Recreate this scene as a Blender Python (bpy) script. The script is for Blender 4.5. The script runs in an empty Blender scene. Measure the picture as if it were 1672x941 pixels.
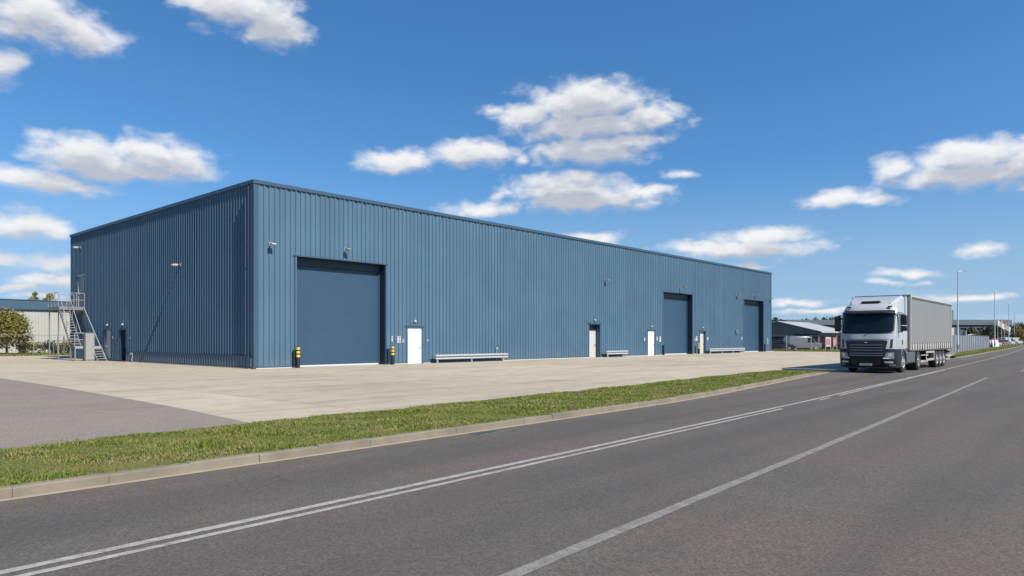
import bpy, bmesh, math, random
import numpy as np
from mathutils import Vector, Matrix
R = math.radians
random.seed(7); rng = np.random.default_rng(7)
S = bpy.context.scene
COL = S.collection

# ------------------------------------------------------------------ camera, sky, sun, exposure
HEAD = R(41.807)                       # view direction, measured from the +X axis
FPX = 1145.0 / 1672.0                  # focal length as a share of the picture width
CAM = (-19.094, -35.903, 1.65)
cd = bpy.data.cameras.new('camera'); cam = bpy.data.objects.new('camera', cd); COL.objects.link(cam)
cam.location = CAM; cam.rotation_euler = (R(90), 0, HEAD - R(90))
cd.sensor_width = 36.0; cd.lens = 36.0 * FPX; cd.shift_y = 83.0 / 1672.0
cd.clip_start = 0.1; cd.clip_end = 6000
S.camera = cam

SUN_DIR = Vector((-0.07, -1.0, 0.98)).normalized()
SUN_EL = math.asin(SUN_DIR.z)
sd = bpy.data.lights.new('sun', 'SUN'); so = bpy.data.objects.new('sun', sd); COL.objects.link(so)
sd.energy = 5.0; sd.angle = R(0.5); sd.color = (1.0, 0.94, 0.85)
so.rotation_euler = SUN_DIR.to_track_quat('Z', 'Y').to_euler(); so.location = (-20, -60, 60)

S.view_settings.view_transform = 'Standard'; S.view_settings.look = 'None'
S.view_settings.exposure = 0.5; S.view_settings.gamma = 1.0; S.view_settings.use_curve_mapping = False

def setup_world():
    W = bpy.data.worlds.new('World'); S.world = W; W.use_nodes = True
    nt = W.node_tree; nt.nodes.clear(); L = nt.links.new
    N = nt.nodes.new
    out = N('ShaderNodeOutputWorld'); bg = N('ShaderNodeBackground'); L(bg.outputs[0], out.inputs[0])
    bg.inputs[1].default_value = 0.0766
    sky = N('ShaderNodeTexSky'); sky.sky_type = 'NISHITA'; sky.sun_disc = False
    sky.sun_elevation = SUN_EL; sky.sun_rotation = math.pi - 0.1
    sky.altitude = 0; sky.air_density = 1.0; sky.dust_density = 0.1; sky.ozone_density = 3.0
    hs = N('ShaderNodeHueSaturation'); hs.inputs['Saturation'].default_value = 1.27; hs.inputs['Value'].default_value = 1.38
    # look the sky up a little above the true elevation: a clear rural horizon, without the yellow dust band
    tcs = N('ShaderNodeTexCoord'); va = N('ShaderNodeVectorMath'); va.operation = 'MULTIPLY_ADD'
    va.inputs[1].default_value = (1, 1, 0.9); va.inputs[2].default_value = (0, 0, 0.10); L(tcs.outputs['Generated'], va.inputs[0])
    vn0 = N('ShaderNodeVectorMath'); vn0.operation = 'NORMALIZE'; L(va.outputs[0], vn0.inputs[0]); L(vn0.outputs[0], sky.inputs[0])
    L(sky.outputs[0], hs.inputs['Color'])
    # direction -> (azimuth, elevation)
    tc = N('ShaderNodeTexCoord'); sep = N('ShaderNodeSeparateXYZ'); L(tc.outputs['Generated'], sep.inputs[0])
    at = N('ShaderNodeMath'); at.operation = 'ARCTAN2'; L(sep.outputs[1], at.inputs[0]); L(sep.outputs[0], at.inputs[1])
    rel = N('ShaderNodeMath'); rel.operation = 'SUBTRACT'; rel.inputs[1].default_value = HEAD; L(at.outputs[0], rel.inputs[0])
    asn = N('ShaderNodeMath'); asn.operation = 'ARCSINE'; L(sep.outputs[2], asn.inputs[0])
    cmb = N('ShaderNodeCombineXYZ'); L(rel.outputs[0], cmb.inputs[0]); L(asn.outputs[0], cmb.inputs[1])
    # cloud bank: (azimuth right of view in deg, elevation deg, half width deg, half height deg)
    blobs = CLOUDS
    # group: density
    g = bpy.data.node_groups.new('cloud_density', 'ShaderNodeTree')
    g.interface.new_socket('P', in_out='INPUT', socket_type='NodeSocketVector')
    g.interface.new_socket('D', in_out='OUTPUT', socket_type='NodeSocketFloat')
    gi = g.nodes.new('NodeGroupInput'); go = g.nodes.new('NodeGroupOutput'); GL = g.links.new
    def gm(op, a, b=None, c=None):
        n = g.nodes.new('ShaderNodeMath'); n.operation = op
        for i, v in enumerate((a, b, c)):
            if v is None: continue
            if isinstance(v, (int, float)): n.inputs[i].default_value = v
            else: GL(v, n.inputs[i])
        return n.outputs[0]
    sc = g.nodes.new('ShaderNodeVectorMath'); sc.operation = 'MULTIPLY'; sc.inputs[1].default_value = (1.0, 1.75, 1.0); GL(gi.outputs[0], sc.inputs[0])
    nw = g.nodes.new('ShaderNodeTexNoise'); nw.inputs['Scale'].default_value = 14; nw.inputs['Detail'].default_value = 3
    GL(sc.outputs[0], nw.inputs['Vector'])
    ws = g.nodes.new('ShaderNodeVectorMath'); ws.operation = 'MULTIPLY_ADD'; ws.inputs[1].default_value = (0.045, 0.028, 0.0)
    GL(nw.outputs['Color'], ws.inputs[0])
    off = g.nodes.new('ShaderNodeVectorMath'); off.operation = 'ADD'; off.inputs[1].default_value = (-0.0225, -0.014, 0)
    GL(gi.outputs[0], off.inputs[0]); GL(off.outputs[0], ws.inputs[2])
    q = None
    for (a, e, ra, re) in blobs:
        m = g.nodes.new('ShaderNodeVectorMath'); m.operation = 'MULTIPLY_ADD'
        m.inputs[1].default_value = (1 / ra, 1 / re, 0); m.inputs[2].default_value = (-a / ra, -e / re, 0)
        GL(ws.outputs[0], m.inputs[0])
        ln = g.nodes.new('ShaderNodeVectorMath'); ln.operation = 'LENGTH'; GL(m.outputs[0], ln.inputs[0])
        lv = ln.outputs['Value']
        soft = max(0.0, min(0.42, 0.55 - 16 * (ra * re) ** 0.5))
        if soft > 0.02: lv = gm('MULTIPLY_ADD', lv, 1 - 1.25 * soft, 1.10 * 1.25 * soft)
        q = lv if q is None else gm('MINIMUM', q, lv)
    nf = g.nodes.new('ShaderNodeTexNoise'); nf.inputs['Scale'].default_value = 34; nf.inputs['Detail'].default_value = 7
    nf.inputs['Roughness'].default_value = 0.54; nf.inputs['Distortion'].default_value = 0.25
    GL(sc.outputs[0], nf.inputs['Vector'])
    base = gm('SUBTRACT', 1.14, q)
    base = gm('MAXIMUM', base, -1.5)
    fb = gm('MULTIPLY', gm('SUBTRACT', nf.outputs[0], 0.5), 1.25)
    GL(gm('ADD', base, fb), go.inputs[0])
    def dens(offset):
        n = N('ShaderNodeGroup'); n.node_tree = g
        if offset:
            a = N('ShaderNodeVectorMath'); a.operation = 'ADD'; a.inputs[1].default_value = offset; L(cmb.outputs[0], a.inputs[0]); L(a.outputs[0], n.inputs[0])
        else: L(cmb.outputs[0], n.inputs[0])
        return n.outputs[0]
    def mr(v, a, b, c, d, smooth=True):
        n = N('ShaderNodeMapRange'); n.interpolation_type = 'SMOOTHSTEP' if smooth else 'LINEAR'
        L(v, n.inputs[0]); n.inputs[1].default_value = a; n.inputs[2].default_value = b; n.inputs[3].default_value = c; n.inputs[4].default_value = d
        return n.outputs[0]
    def mt(op, a, b):
        n = N('ShaderNodeMath'); n.operation = op
        for i, v in enumerate((a, b)):
            if isinstance(v, (int, float)): n.inputs[i].default_value = v
            else: L(v, n.inputs[i])
        return n.outputs[0]
    d0 = dens(None); d1 = dens((0.002, 0.013, 0)); d2 = dens((0.004, 0.030, 0))
    # crisp sunlit tops, frayed and thinner undersides
    low = mr(mt('SUBTRACT', d1, d0), -0.05, 0.5, 0.74, 1.0)
    al = N('ShaderNodeMapRange'); al.interpolation_type = 'SMOOTHSTEP'; L(d0, al.inputs[0]); al.inputs[1].default_value = -0.14; L(low, al.inputs[2]); al.inputs[3].default_value = 0; al.inputs[4].default_value = 0.97
    alpha = al.outputs[0]
    occ = mt('ADD', mr(d1, 0.0, 0.85, 0.0, 0.5), mr(d2, -0.35, 0.55, 0.0, 0.5))
    ramp = N('ShaderNodeValToRGB'); L(occ, ramp.inputs[0])
    e = ramp.color_ramp.elements
    e[0].position = 0.0; e[0].color = (8.6, 8.6, 8.7, 1)
    e[1].position = 0.95; e[1].color = (4.7, 5.0, 5.7, 1)
    k = ramp.color_ramp.elements.new(0.4); k.color = (7.4, 7.5, 7.8, 1)
    # thin veil of far cloud low over the horizon
    vs = N('ShaderNodeVectorMath'); vs.operation = 'MULTIPLY'; vs.inputs[1].default_value = (5, 42, 1); L(cmb.outputs[0], vs.inputs[0])
    vn = N('ShaderNodeTexNoise'); vn.inputs['Scale'].default_value = 1.6; vn.inputs['Detail'].default_value = 5; L(vs.outputs[0], vn.inputs['Vector'])
    veil = mt('MULTIPLY', mr(vn.outputs[0], 0.47, 0.72, 0.0, 0.55), mr(asn.outputs[0], 0.02, 0.11, 1.0, 0.0))
    mx1 = N('ShaderNodeMix'); mx1.data_type = 'RGBA'; L(veil, mx1.inputs[0])
    mh = N('ShaderNodeMix'); mh.data_type = 'RGBA'; L(mr(asn.outputs[0], 0.0, 0.24, 0.75, 0.0), mh.inputs[0]); L(hs.outputs[0], mh.inputs[6]); mh.inputs[7].default_value = (3.35, 4.75, 6.1, 1)
    L(mh.outputs[2], mx1.inputs[6]); mx1.inputs[7].default_value = (5.4, 6.2, 7.2, 1)
    mx = N('ShaderNodeMix'); mx.data_type = 'RGBA'; L(alpha, mx.inputs[0]); L(mx1.outputs[2], mx.inputs[6]); L(ramp.outputs[0], mx.inputs[7])
    L(mx.outputs[2], bg.inputs[0])
    W.cycles.sampling_method = 'MANUAL'; W.cycles.sample_map_resolution = 512

def sky_blob(dx, dy, a, b):
    # dx right of view axis, dy above horizon, both on a plane at distance 1145 -> angles
    az = math.atan2(dx, 1145); el = math.atan2(dy, math.hypot(1145, dx))
    return (-az, el, a / 1145 * math.cos(az) ** 2, b / 1145 * math.cos(az))
CLOUDS = [sky_blob(x - 836, 553.5 - y, a, b) for (x, y, a, b) in [
    (60, 25, 100, 42), (140, 60, 72, 30), (0, 100, 45, 32), (390, 15, 100, 34), (440, 45, 70, 32), (330, 0, 55, 22),
    (140, 255, 95, 32), (260, 260, 92, 38), (200, 276, 120, 20), (60, 292, 110, 24), (130, 305, 60, 14), (40, 370, 75, 25), (80, 378, 48, 14),
    (90, 430, 66, 16), (0, 419, 40, 13), (75, 458, 80, 13), (20, 466, 60, 9), (70, 482, 70, 6),
    (650, 262, 72, 20), (770, 253, 72, 24), (850, 258, 18, 12), (800, 180, 22, 10), (860, 190, 60, 22),
    (960, 172, 110, 36), (960, 208, 140, 28), (1060, 190, 56, 26), (965, 246, 105, 28), (1020, 232, 70, 14), (880, 242, 24, 12),
    (930, 305, 95, 26), (960, 325, 130, 22), (1050, 316, 58, 10), (790, 343, 66, 15), (820, 315, 20, 10), (1110, 285, 36, 8),
    (1240, 384, 95, 17), (1215, 404, 130, 18), (1150, 408, 66, 10), (1225, 431, 34, 8), (960, 386, 60, 10),
    (1370, 325, 66, 14), (1420, 328, 62, 9), (1590, 252, 100, 28), (1570, 284, 135, 24), (1660, 270, 90, 38), (1460, 280, 40, 24),
    (1607, 406, 44, 13), (1485, 447, 50, 9), (1445, 467, 26, 7), (1300, 492, 56, 7), (1672, 222, 22, 8), (1500, 468, 24, 5), (1590, 490, 90, 7), (1340, 508, 80, 5)]]
setup_world()

# ------------------------------------------------------------------ materials
def srgb(r, g, b):
    f = lambda c: (c / 255 / 12.92) if c / 255 <= 0.04045 else ((c / 255 + 0.055) / 1.055) ** 2.4
    return (f(r), f(g), f(b))
MATS = {}
ALB = 0.865          # all paints, stone and leaves are a little darker than first mixed
def mat(name, col, rough=0.5, metal=0.0, spec=0.5, var=0.08, vscale=3.0, stretch=(1, 1, 1), bump=0.0, bscale=40.0, coat=0.0, trans=0.0):
    """painted / plain surface: a base colour with slight noise in colour and roughness"""
    if name in MATS: return MATS[name]
    col = tuple(c * ALB for c in col)
    m = bpy.data.materials.new(name); m.use_nodes = True; nt = m.node_tree; L = nt.links.new
    b = nt.nodes['Principled BSDF']
    b.inputs['Roughness'].default_value = rough; b.inputs['Metallic'].default_value = metal
    b.inputs['Specular IOR Level'].default_value = spec; b.inputs['Coat Weight'].default_value = coat
    tc = nt.nodes.new('ShaderNodeTexCoord')
    mp = nt.nodes.new('ShaderNodeMapping'); mp.inputs['Scale'].default_value = stretch; L(tc.outputs['Object'], mp.inputs[0])
    n = nt.nodes.new('ShaderNodeTexNoise'); n.inputs['Scale'].default_value = vscale; n.inputs['Detail'].default_value = 5; L(mp.outputs[0], n.inputs['Vector'])
    mx = nt.nodes.new('ShaderNodeMix'); mx.data_type = 'RGBA'; L(n.outputs[0], mx.inputs[0])
    mx.inputs[6].default_value = tuple(c * (1 - 2 * var) for c in col) + (1,); mx.inputs[7].default_value = tuple(min(1, c * (1 + 2 * var)) for c in col) + (1,)
    L(mx.outputs[2], b.inputs['Base Color'])
    if bump:
        n2 = nt.nodes.new('ShaderNodeTexNoise'); n2.inputs['Scale'].default_value = bscale; n2.inputs['Detail'].default_value = 4; L(tc.outputs['Object'], n2.inputs['Vector'])
        bp = nt.nodes.new('ShaderNodeBump'); bp.inputs['Strength'].default_value = bump; bp.inputs['Distance'].default_value = 0.01
        L(n2.outputs[0], bp.inputs['Height']); L(bp.outputs[0], b.inputs['Normal'])
    MATS[name] = m
    return m

class NT:
    """small node-writing helper"""
    def __init__(s, name):
        s.m = bpy.data.materials.new(name); s.m.use_nodes = True; s.t = s.m.node_tree; s.b = s.t.nodes['Principled BSDF']
        s.geo = s.t.nodes.new('ShaderNodeNewGeometry'); s.P = s.geo.outputs['Position']; MATS[name] = s.m
    def L(s, a, b): s.t.links.new(a, b)
    def put(s, n, i, v):
        if v is None: return
        if hasattr(v, 'is_linked') or isinstance(v, bpy.types.NodeSocket): s.L(v, n.inputs[i])
        else: n.inputs[i].default_value = v
    def math(s, op, a, b=None, c=None, clamp=False):
        n = s.t.nodes.new('ShaderNodeMath'); n.operation = op; n.use_clamp = clamp
        for i, v in enumerate((a, b, c)): s.put(n, i, v)
        return n.outputs[0]
    def noise(s, scale, detail=4, rough=0.55, vec=None, dist=0.0):
        n = s.t.nodes.new('ShaderNodeTexNoise'); n.inputs['Scale'].default_value = scale; n.inputs['Detail'].default_value = detail
        n.inputs['Roughness'].default_value = rough; n.inputs['Distortion'].default_value = dist; s.L(vec or s.P, n.inputs['Vector']); return n.outputs[0]
    def voro(s, scale, feature='F1', out='Distance', vec=None):
        n = s.t.nodes.new('ShaderNodeTexVoronoi'); n.feature = feature; n.inputs['Scale'].default_value = scale; s.L(vec or s.P, n.inputs['Vector']); return n.outputs[out]
    def scale(s, v, vec=None):
        n = s.t.nodes.new('ShaderNodeVectorMath'); n.operation = 'MULTIPLY'; n.inputs[1].default_value = v; s.L(vec or s.P, n.inputs[0]); return n.outputs[0]
    def mr(s, v, a, b, c=0.0, d=1.0, smooth=False):
        n = s.t.nodes.new('ShaderNodeMapRange'); n.interpolation_type = 'SMOOTHSTEP' if smooth else 'LINEAR'; s.L(v, n.inputs[0])
        for i, x in enumerate((a, b, c, d)): n.inputs[i + 1].default_value = x
        return n.outputs[0]
    def mix(s, f, a, b, mode='MIX'):
        n = s.t.nodes.new('ShaderNodeMix'); n.data_type = 'RGBA'; n.blend_type = mode
        s.put(n, 0, f)
        for i, v in ((6, a), (7, b)):
            if isinstance(v, tuple): n.inputs[i].default_value = (v + (1,))[:4]
            else: s.L(v, n.inputs[i])
        return n.outputs[2]
    def col(s, c): s.L(s.dim(c), s.b.inputs['Base Color'])
    def dim(s, c):
        n = s.t.nodes.new('ShaderNodeVectorMath'); n.operation = 'SCALE'; n.inputs['Scale'].default_value = ALB; s.L(c, n.inputs[0]); return n.outputs[0]
    def rough(s, v): s.put(s.b, 'Roughness', v)
    def bump(s, h, strength=0.3, dist=0.01):
        n = s.t.nodes.new('ShaderNodeBump'); n.inputs['Strength'].default_value = strength; n.inputs['Distance'].default_value = dist
        s.L(h, n.inputs['Height']); s.L(n.outputs[0], s.b.inputs['Normal'])
    def xyz(s, vec=None):
        n = s.t.nodes.new('ShaderNodeSeparateXYZ'); s.L(vec or s.P, n.inputs[0]); return n.outputs

def make_asphalt(name, base, tint, speck=1.0):
    t = NT(name)
    grain = t.noise(42, 4, 0.8); agg = t.voro(48, out='Color'); big = t.noise(0.16, 3); mid = t.noise(1.4, 4)
    bw = t.t.nodes.new('ShaderNodeRGBToBW'); t.L(agg, bw.inputs[0])
    c = t.mix(t.mr(big, 0.35, 0.65), tuple(x * 0.88 for x in base), tint)
    c = t.mix(t.mr(mid, 0.35, 0.7, 0, 0.5), c, tuple(x * 1.12 for x in base))
    warm = t.noise(0.42, 4); c = t.mix(t.mr(warm, 0.48, 0.66, 0, 0.75 if speck == 1.0 else 0.2), c, (base[0] * 1.14, base[1] * 1.0, base[2] * 0.97))
    grn = t.noise(0.6, 3, vec=t.scale((0.6, 1.4, 1))); c = t.mix(t.mr(grn, 0.52, 0.68, 0, 0.5 if speck == 1.0 else 0.2), c, (base[0] * 0.88, base[1] * 0.94, base[2] * 0.93))
    f = t.math('MULTIPLY', t.mr(grain, 0.3, 0.7, 0.70, 1.30), t.mr(bw.outputs[0], 0.1, 0.9, 1 - 0.26 * speck, 1 + 0.26 * speck))
    c2 = t.t.nodes.new('ShaderNodeVectorMath'); c2.operation = 'SCALE'; t.L(c, c2.inputs[0]); t.L(f, c2.inputs['Scale'])
    # tyre polished tracks and a few thin sealed cracks
    lo = t.scale((0.05, 1.1, 1)); tr = t.noise(0.9, 2, vec=lo)
    cr = t.voro(0.22, 'DISTANCE_TO_EDGE', vec=None)
    nz = t.noise(0.5, 5)
    crack = t.math('MULTIPLY', t.mr(cr, 0.0, 0.0045, 1, 0), t.mr(nz, 0.52, 0.62, 0, 0.4))
    c3 = t.mix(t.mr(tr, 0.42, 0.62, 0.0, 0.26 if speck == 1.0 else 0.10), c2.outputs[0], (0.055, 0.053, 0.052))
    if speck == 1.0:
        px, py, pz = t.xyz()
        lat = t.math('SUBTRACT', py, t.math('MULTIPLY', px, 0.022))      # distance across the carriageway
        wob = t.math('MULTIPLY', t.noise(0.25, 2), 0.5)
        for c0, wd, amt in ((-27.15, 0.5, 0.20), (-28.55, 0.45, 0.20), (-30.55, 0.5, 0.16), (-34.2, 0.6, 0.16), (-36.0, 0.6, 0.14)):
            dd = t.math('ABSOLUTE', t.math('SUBTRACT', t.math('ADD', lat, wob), c0 + 0.25))
            c3 = t.mix(t.mr(dd, 0.0, wd, amt, 0.0, True), c3, (0.070, 0.064, 0.058))
        # grit and dust washed to the kerb side, a few oil drips down the lane
        gut = t.math('MULTIPLY', t.mr(lat, -27.4, -26.85, 0, 1, True), t.mr(t.noise(1.8, 4), 0.35, 0.65, 0.0, 0.4))
        c3 = t.mix(gut, c3, (0.17, 0.148, 0.115))
        drip = t.math('MULTIPLY', t.mr(t.voro(0.9), 0.0, 0.10, 1, 0), t.mr(t.noise(0.7, 3), 0.52, 0.6, 0, 0.5))
        c3 = t.mix(drip, c3, (0.045, 0.042, 0.04))
    c4 = t.mix(crack, c3, (0.03, 0.03, 0.03))
    t.col(c4); t.rough(t.mr(tr, 0.4, 0.65, 0.92, 0.78))
    t.b.inputs['Specular IOR Level'].default_value = 0.3
    t.bump(t.math('ADD', grain, bw.outputs[0]), 0.55, 0.006)
    return t.m
ASPHALT = make_asphalt('road_asphalt', (0.114, 0.103, 0.089), (0.120, 0.101, 0.088))
ASPHALT2 = make_asphalt('yard_asphalt', (0.262, 0.225, 0.190), (0.245, 0.208, 0.178), 0.8)

def make_concrete():
    t = NT('yard_concrete')
    x, y, z = t.xyz()
    big = t.noise(0.12, 4); mid = t.noise(1.1, 5, 0.6); fine = t.noise(60, 3, 0.7)
    st = t.noise(0.55, 4, vec=t.scale((0.22, 1.3, 1)))
    c = t.mix(t.mr(big, 0.3, 0.7), (0.430, 0.375, 0.278), (0.490, 0.43, 0.325))
    c = t.mix(t.mr(mid, 0.45, 0.72, 0, 0.6), c, (0.315, 0.268, 0.198))
    c = t.mix(t.mr(st, 0.50, 0.66, 0, 0.5), c, (0.285, 0.242, 0.180))
    # cast slabs: joints and a slightly different tone in each bay
    bx, by = 6.2, 6.6
    def joint(v, p, off):
        a = t.math('FRACT', t.math('DIVIDE', t.math('ADD', v, off), p))
        d = t.math('MINIMUM', a, t.math('SUBTRACT', 1.0, a))
        return t.mr(d, 0.012 / p, 0.030 / p, 1, 0)
    jj = t.math('MAXIMUM', joint(x, bx, 3.1), joint(y, by, 1.2))
    fx = t.math('FLOOR', t.math('DIVIDE', t.math('ADD', x, 3.1), bx)); fy = t.math('FLOOR', t.math('DIVIDE', t.math('ADD', y, 1.2), by))
    cv = t.t.nodes.new('ShaderNodeCombineXYZ'); t.L(fx, cv.inputs[0]); t.L(fy, cv.inputs[1])
    wn = t.t.nodes.new('ShaderNodeTexWhiteNoise'); wn.noise_dimensions = '3D'; t.L(cv.outputs[0], wn.inputs[0])
    sc = t.t.nodes.new('ShaderNodeVectorMath'); sc.operation = 'SCALE'; t.L(c, sc.inputs[0])
    t.L(t.math('MULTIPLY', t.mr(wn.outputs[0], 0, 1, 0.93, 1.06), t.mr(fine, 0.25, 0.75, 0.9, 1.1)), sc.inputs['Scale'])
    c = t.mix(t.math('MULTIPLY', jj, 0.8), sc.outputs[0], (0.16, 0.145, 0.12))
    # oil drips and tyre scuffs
    oil = t.mr(t.voro(0.33), 0.0, 0.09, 1, 0); om = t.noise(3.0, 3)
    c = t.mix(t.math('MULTIPLY', oil, t.mr(om, 0.5, 0.65, 0, 0.45)), c, (0.12, 0.105, 0.09))
    t.col(c); t.rough(0.85); t.b.inputs['Specular IOR Level'].default_value = 0.3
    t.bump(t.math('ADD', fine, mid), 0.15, 0.006)
    return t.m
CONC = make_concrete()

def make_kerb():
    t = NT('kerb_concrete')
    n = t.noise(2.2, 5); f = t.noise(70, 3, 0.7); m2 = t.noise(0.7, 3)
    c = t.mix(t.mr(n, 0.35, 0.7), (0.265, 0.225, 0.165), (0.19, 0.16, 0.12))
    c = t.mix(t.mr(f, 0.3, 0.75, 0, 0.45), c, (0.15, 0.125, 0.10))
    c = t.mix(t.mr(m2, 0.48, 0.68, 0, 0.6), c, (0.13, 0.118, 0.088))
    t.col(c); t.rough(0.9); t.bump(f, 0.25, 0.005); return t.m
KERB = make_kerb()

def make_paint_line():
    t = NT('road_paint')
    n = t.noise(9, 5, 0.7); f = t.noise(80, 3, 0.7); big = t.noise(0.6, 3)
    wear = t.math('ADD', t.math('MULTIPLY', t.mr(n, 0.38, 0.60), 0.65), t.math('MULTIPLY', t.mr(f, 0.42, 0.6), 0.6))
    wear = t.math('MULTIPLY', wear, t.mr(big, 0.3, 0.7, 0.35, 1.0), clamp=True)
    t.col(t.mix(wear, (0.46, 0.435, 0.40), (0.15, 0.138, 0.125))); t.rough(0.7); t.bump(f, 0.3, 0.004); return t.m
PAINT = make_paint_line()
def make_worn_line():
    t = NT('worn_road_paint')
    n = t.noise(7, 5, 0.7); f = t.noise(85, 3, 0.75); big = t.noise(0.5, 3)
    wear = t.math('ADD', t.math('MULTIPLY', t.mr(n, 0.38, 0.62), 0.55), t.math('MULTIPLY', t.mr(f, 0.40, 0.6), 0.6), clamp=True)
    t.col(t.mix(wear, (0.30, 0.285, 0.26), (0.14, 0.127, 0.113))); t.rough(0.75); t.bump(f, 0.4, 0.004); return t.m
WORN = make_worn_line()

def make_soil():
    t = NT('grass_soil')
    n = t.noise(1.3, 5); f = t.noise(30, 4, 0.7); b = t.noise(0.25, 3)
    c = t.mix(t.mr(n, 0.35, 0.65), (0.095, 0.135, 0.026), (0.19, 0.18, 0.06))
    c = t.mix(t.mr(f, 0.35, 0.7, 0, 0.6), c, (0.075, 0.10, 0.022))
    c = t.mix(t.mr(b, 0.5, 0.7, 0, 0.5), c, (0.21, 0.18, 0.075))
    t.col(c); t.rough(0.95); t.b.inputs['Specular IOR Level'].default_value = 0.1; t.bump(f, 0.8, 0.03); return t.m
SOIL = make_soil()

def make_leaf(name, dark, light, dry, dryf=0.3, rough=0.6):
    """foliage: a tone per leaf plus broad clumps of older growth"""
    t = NT(name)
    r = t.geo.outputs['Random Per Island']; n = t.noise(1.5, 4, vec=t.scale((0.7, 1.5, 1)))
    c = t.mix(r, dark, light)
    c = t.mix(t.math('MULTIPLY', t.mr(n, 0.42, 0.64), dryf), c, dry)
    t.col(c); t.rough(rough); t.b.inputs['Specular IOR Level'].default_value = 0.25
    # let some light through the blade
    tr = t.t.nodes.new('ShaderNodeBsdfTranslucent'); t.L(t.dim(c), tr.inputs[0])
    ms = t.t.nodes.new('ShaderNodeMixShader'); ms.inputs[0].default_value = 0.3
    out = t.t.nodes['Material Output']; t.L(t.b.outputs[0], ms.inputs[1]); t.L(tr.outputs[0], ms.inputs[2]); t.L(ms.outputs[0], out.inputs[0])
    return t.m
GRASS = make_leaf('grass_blade', (0.105, 0.165, 0.020), (0.24, 0.29, 0.046), (0.36, 0.305, 0.125), 0.85)
LEAF_OLIVE = make_leaf('olive_leaf', (0.15, 0.155, 0.035), (0.32, 0.29, 0.08), (0.28, 0.235, 0.085))
LEAF_GREEN = make_leaf('green_leaf', (0.04, 0.06, 0.018), (0.09, 0.11, 0.03), (0.10, 0.10, 0.035))
LEAF_DARK = make_leaf('dark_leaf', (0.025, 0.042, 0.018), (0.055, 0.075, 0.028), (0.07, 0.075, 0.03))
LEAF_ORANGE = make_leaf('autumn_leaf', (0.16, 0.10, 0.025), (0.32, 0.21, 0.05), (0.26, 0.2, 0.07))
BARK = mat('bark', (0.13, 0.105, 0.08), 0.9, var=0.25, vscale=12, bump=0.5)

def make_clad(name, col, ribs_dir):
    """coil-coated steel: sheets of slightly different batch, faint weather streaks"""
    t = NT(name)
    x, y, z = t.xyz(); u = x if ribs_dir == 'x' else y
    sheet = t.t.nodes.new('ShaderNodeTexWhiteNoise'); sheet.noise_dimensions = '1D'
    t.L(t.math('FLOOR', t.math('DIVIDE', u, 0.975)), sheet.inputs['W'])
    streak = t.noise(1.0, 4, vec=t.scale((2.2, 2.2, 0.10))); n = t.noise(0.35, 3); f = t.noise(14, 3)
    dirt = t.math('MULTIPLY', t.mr(z, 0.0, 1.3, 1, 0, True), t.mr(t.noise(1.7, 4), 0.35, 0.7, 0, 0.35))
    sc = t.t.nodes.new('ShaderNodeVectorMath'); sc.operation = 'SCALE'; sc.inputs[0].default_value = col
    t.L(t.math('MULTIPLY', t.mr(sheet.outputs[0], 0, 1, 0.965, 1.035), t.math('MULTIPLY', t.mr(streak, 0.3, 0.7, 0.95, 1.05), t.mr(n, 0.3, 0.7, 0.92, 1.07))), sc.inputs['Scale'])
    c = t.mix(dirt, sc.outputs[0], (0.17, 0.20, 0.21))
    t.col(c); t.rough(t.mr(f, 0.3, 0.7, 0.50, 0.62)); t.b.inputs['Specular IOR Level'].default_value = 0.2
    return t.m
BLUE = (0.077, 0.146, 0.214)
CLAD_F = make_clad('front_cladding_steel', BLUE, 'x')
CLAD_S = make_clad('end_cladding_steel', BLUE, 'y')
TRIM = mat('trim_blue', (0.042, 0.085, 0.132), 0.45, var=0.05)
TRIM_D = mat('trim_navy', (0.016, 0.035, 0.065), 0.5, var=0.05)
JAMB_SHADE = mat('jamb_shade_blue', (0.006, 0.018, 0.038), 0.5, var=0.06)  # blue taken near-black: the shade of the door recesses is in the colour
SHUT = mat('shutter_blue', (0.030, 0.070, 0.122), 0.45, var=0.05, vscale=0.8)
WHITE = mat('white_paint', (0.80, 0.80, 0.79), 0.4, var=0.02)
DOORGREY = mat('door_grey', (0.50, 0.50, 0.49), 0.5, var=0.03)
DOORGREY2 = mat('door_mid_grey', (0.20, 0.23, 0.26), 0.5, var=0.04)
GALV = mat('galvanised_steel', (0.52, 0.54, 0.56), 0.42, metal=0.55, var=0.10, vscale=9)
GALV_L = mat('pale_galvanised', (0.44, 0.44, 0.43), 0.5, metal=0.2, var=0.07, vscale=6)
RAILG = mat('rail_galvanised', (0.47, 0.475, 0.47), 0.5, metal=0.15, var=0.07, vscale=5)
STEELD = mat('dull_steel', (0.20, 0.21, 0.22), 0.5, metal=0.5, var=0.12, vscale=8)
LAMPG = mat('lamp_grey', (0.30, 0.31, 0.33), 0.45, metal=0.3, var=0.05)
LAMPW = mat('lamp_white', (0.46, 0.46, 0.44), 0.5, var=0.06)
LENS = mat('lamp_glass', (0.55, 0.55, 0.50), 0.12, var=0.02)
STAIR = mat('stair_steel', (0.235, 0.24, 0.245), 0.5, metal=0.25, var=0.12, vscale=8)
STAIRL = mat('stair_rail_steel', (0.36, 0.365, 0.365), 0.5, metal=0.2, var=0.1, vscale=8)
CABG = mat('cabinet_grey', (0.28, 0.285, 0.28), 0.5, var=0.04)
BLACK = mat('black_plastic', (0.014, 0.015, 0.017), 0.5, var=0.1)
CHAR = mat('charcoal_plastic', (0.012, 0.014, 0.018), 0.55, spec=0.3, var=0.08)
RUBBER = mat('tyre_rubber', (0.020, 0.020, 0.021), 0.8, var=0.2, vscale=10)
YELL = mat('yellow_band', (0.75, 0.50, 0.02), 0.45, var=0.05)
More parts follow.
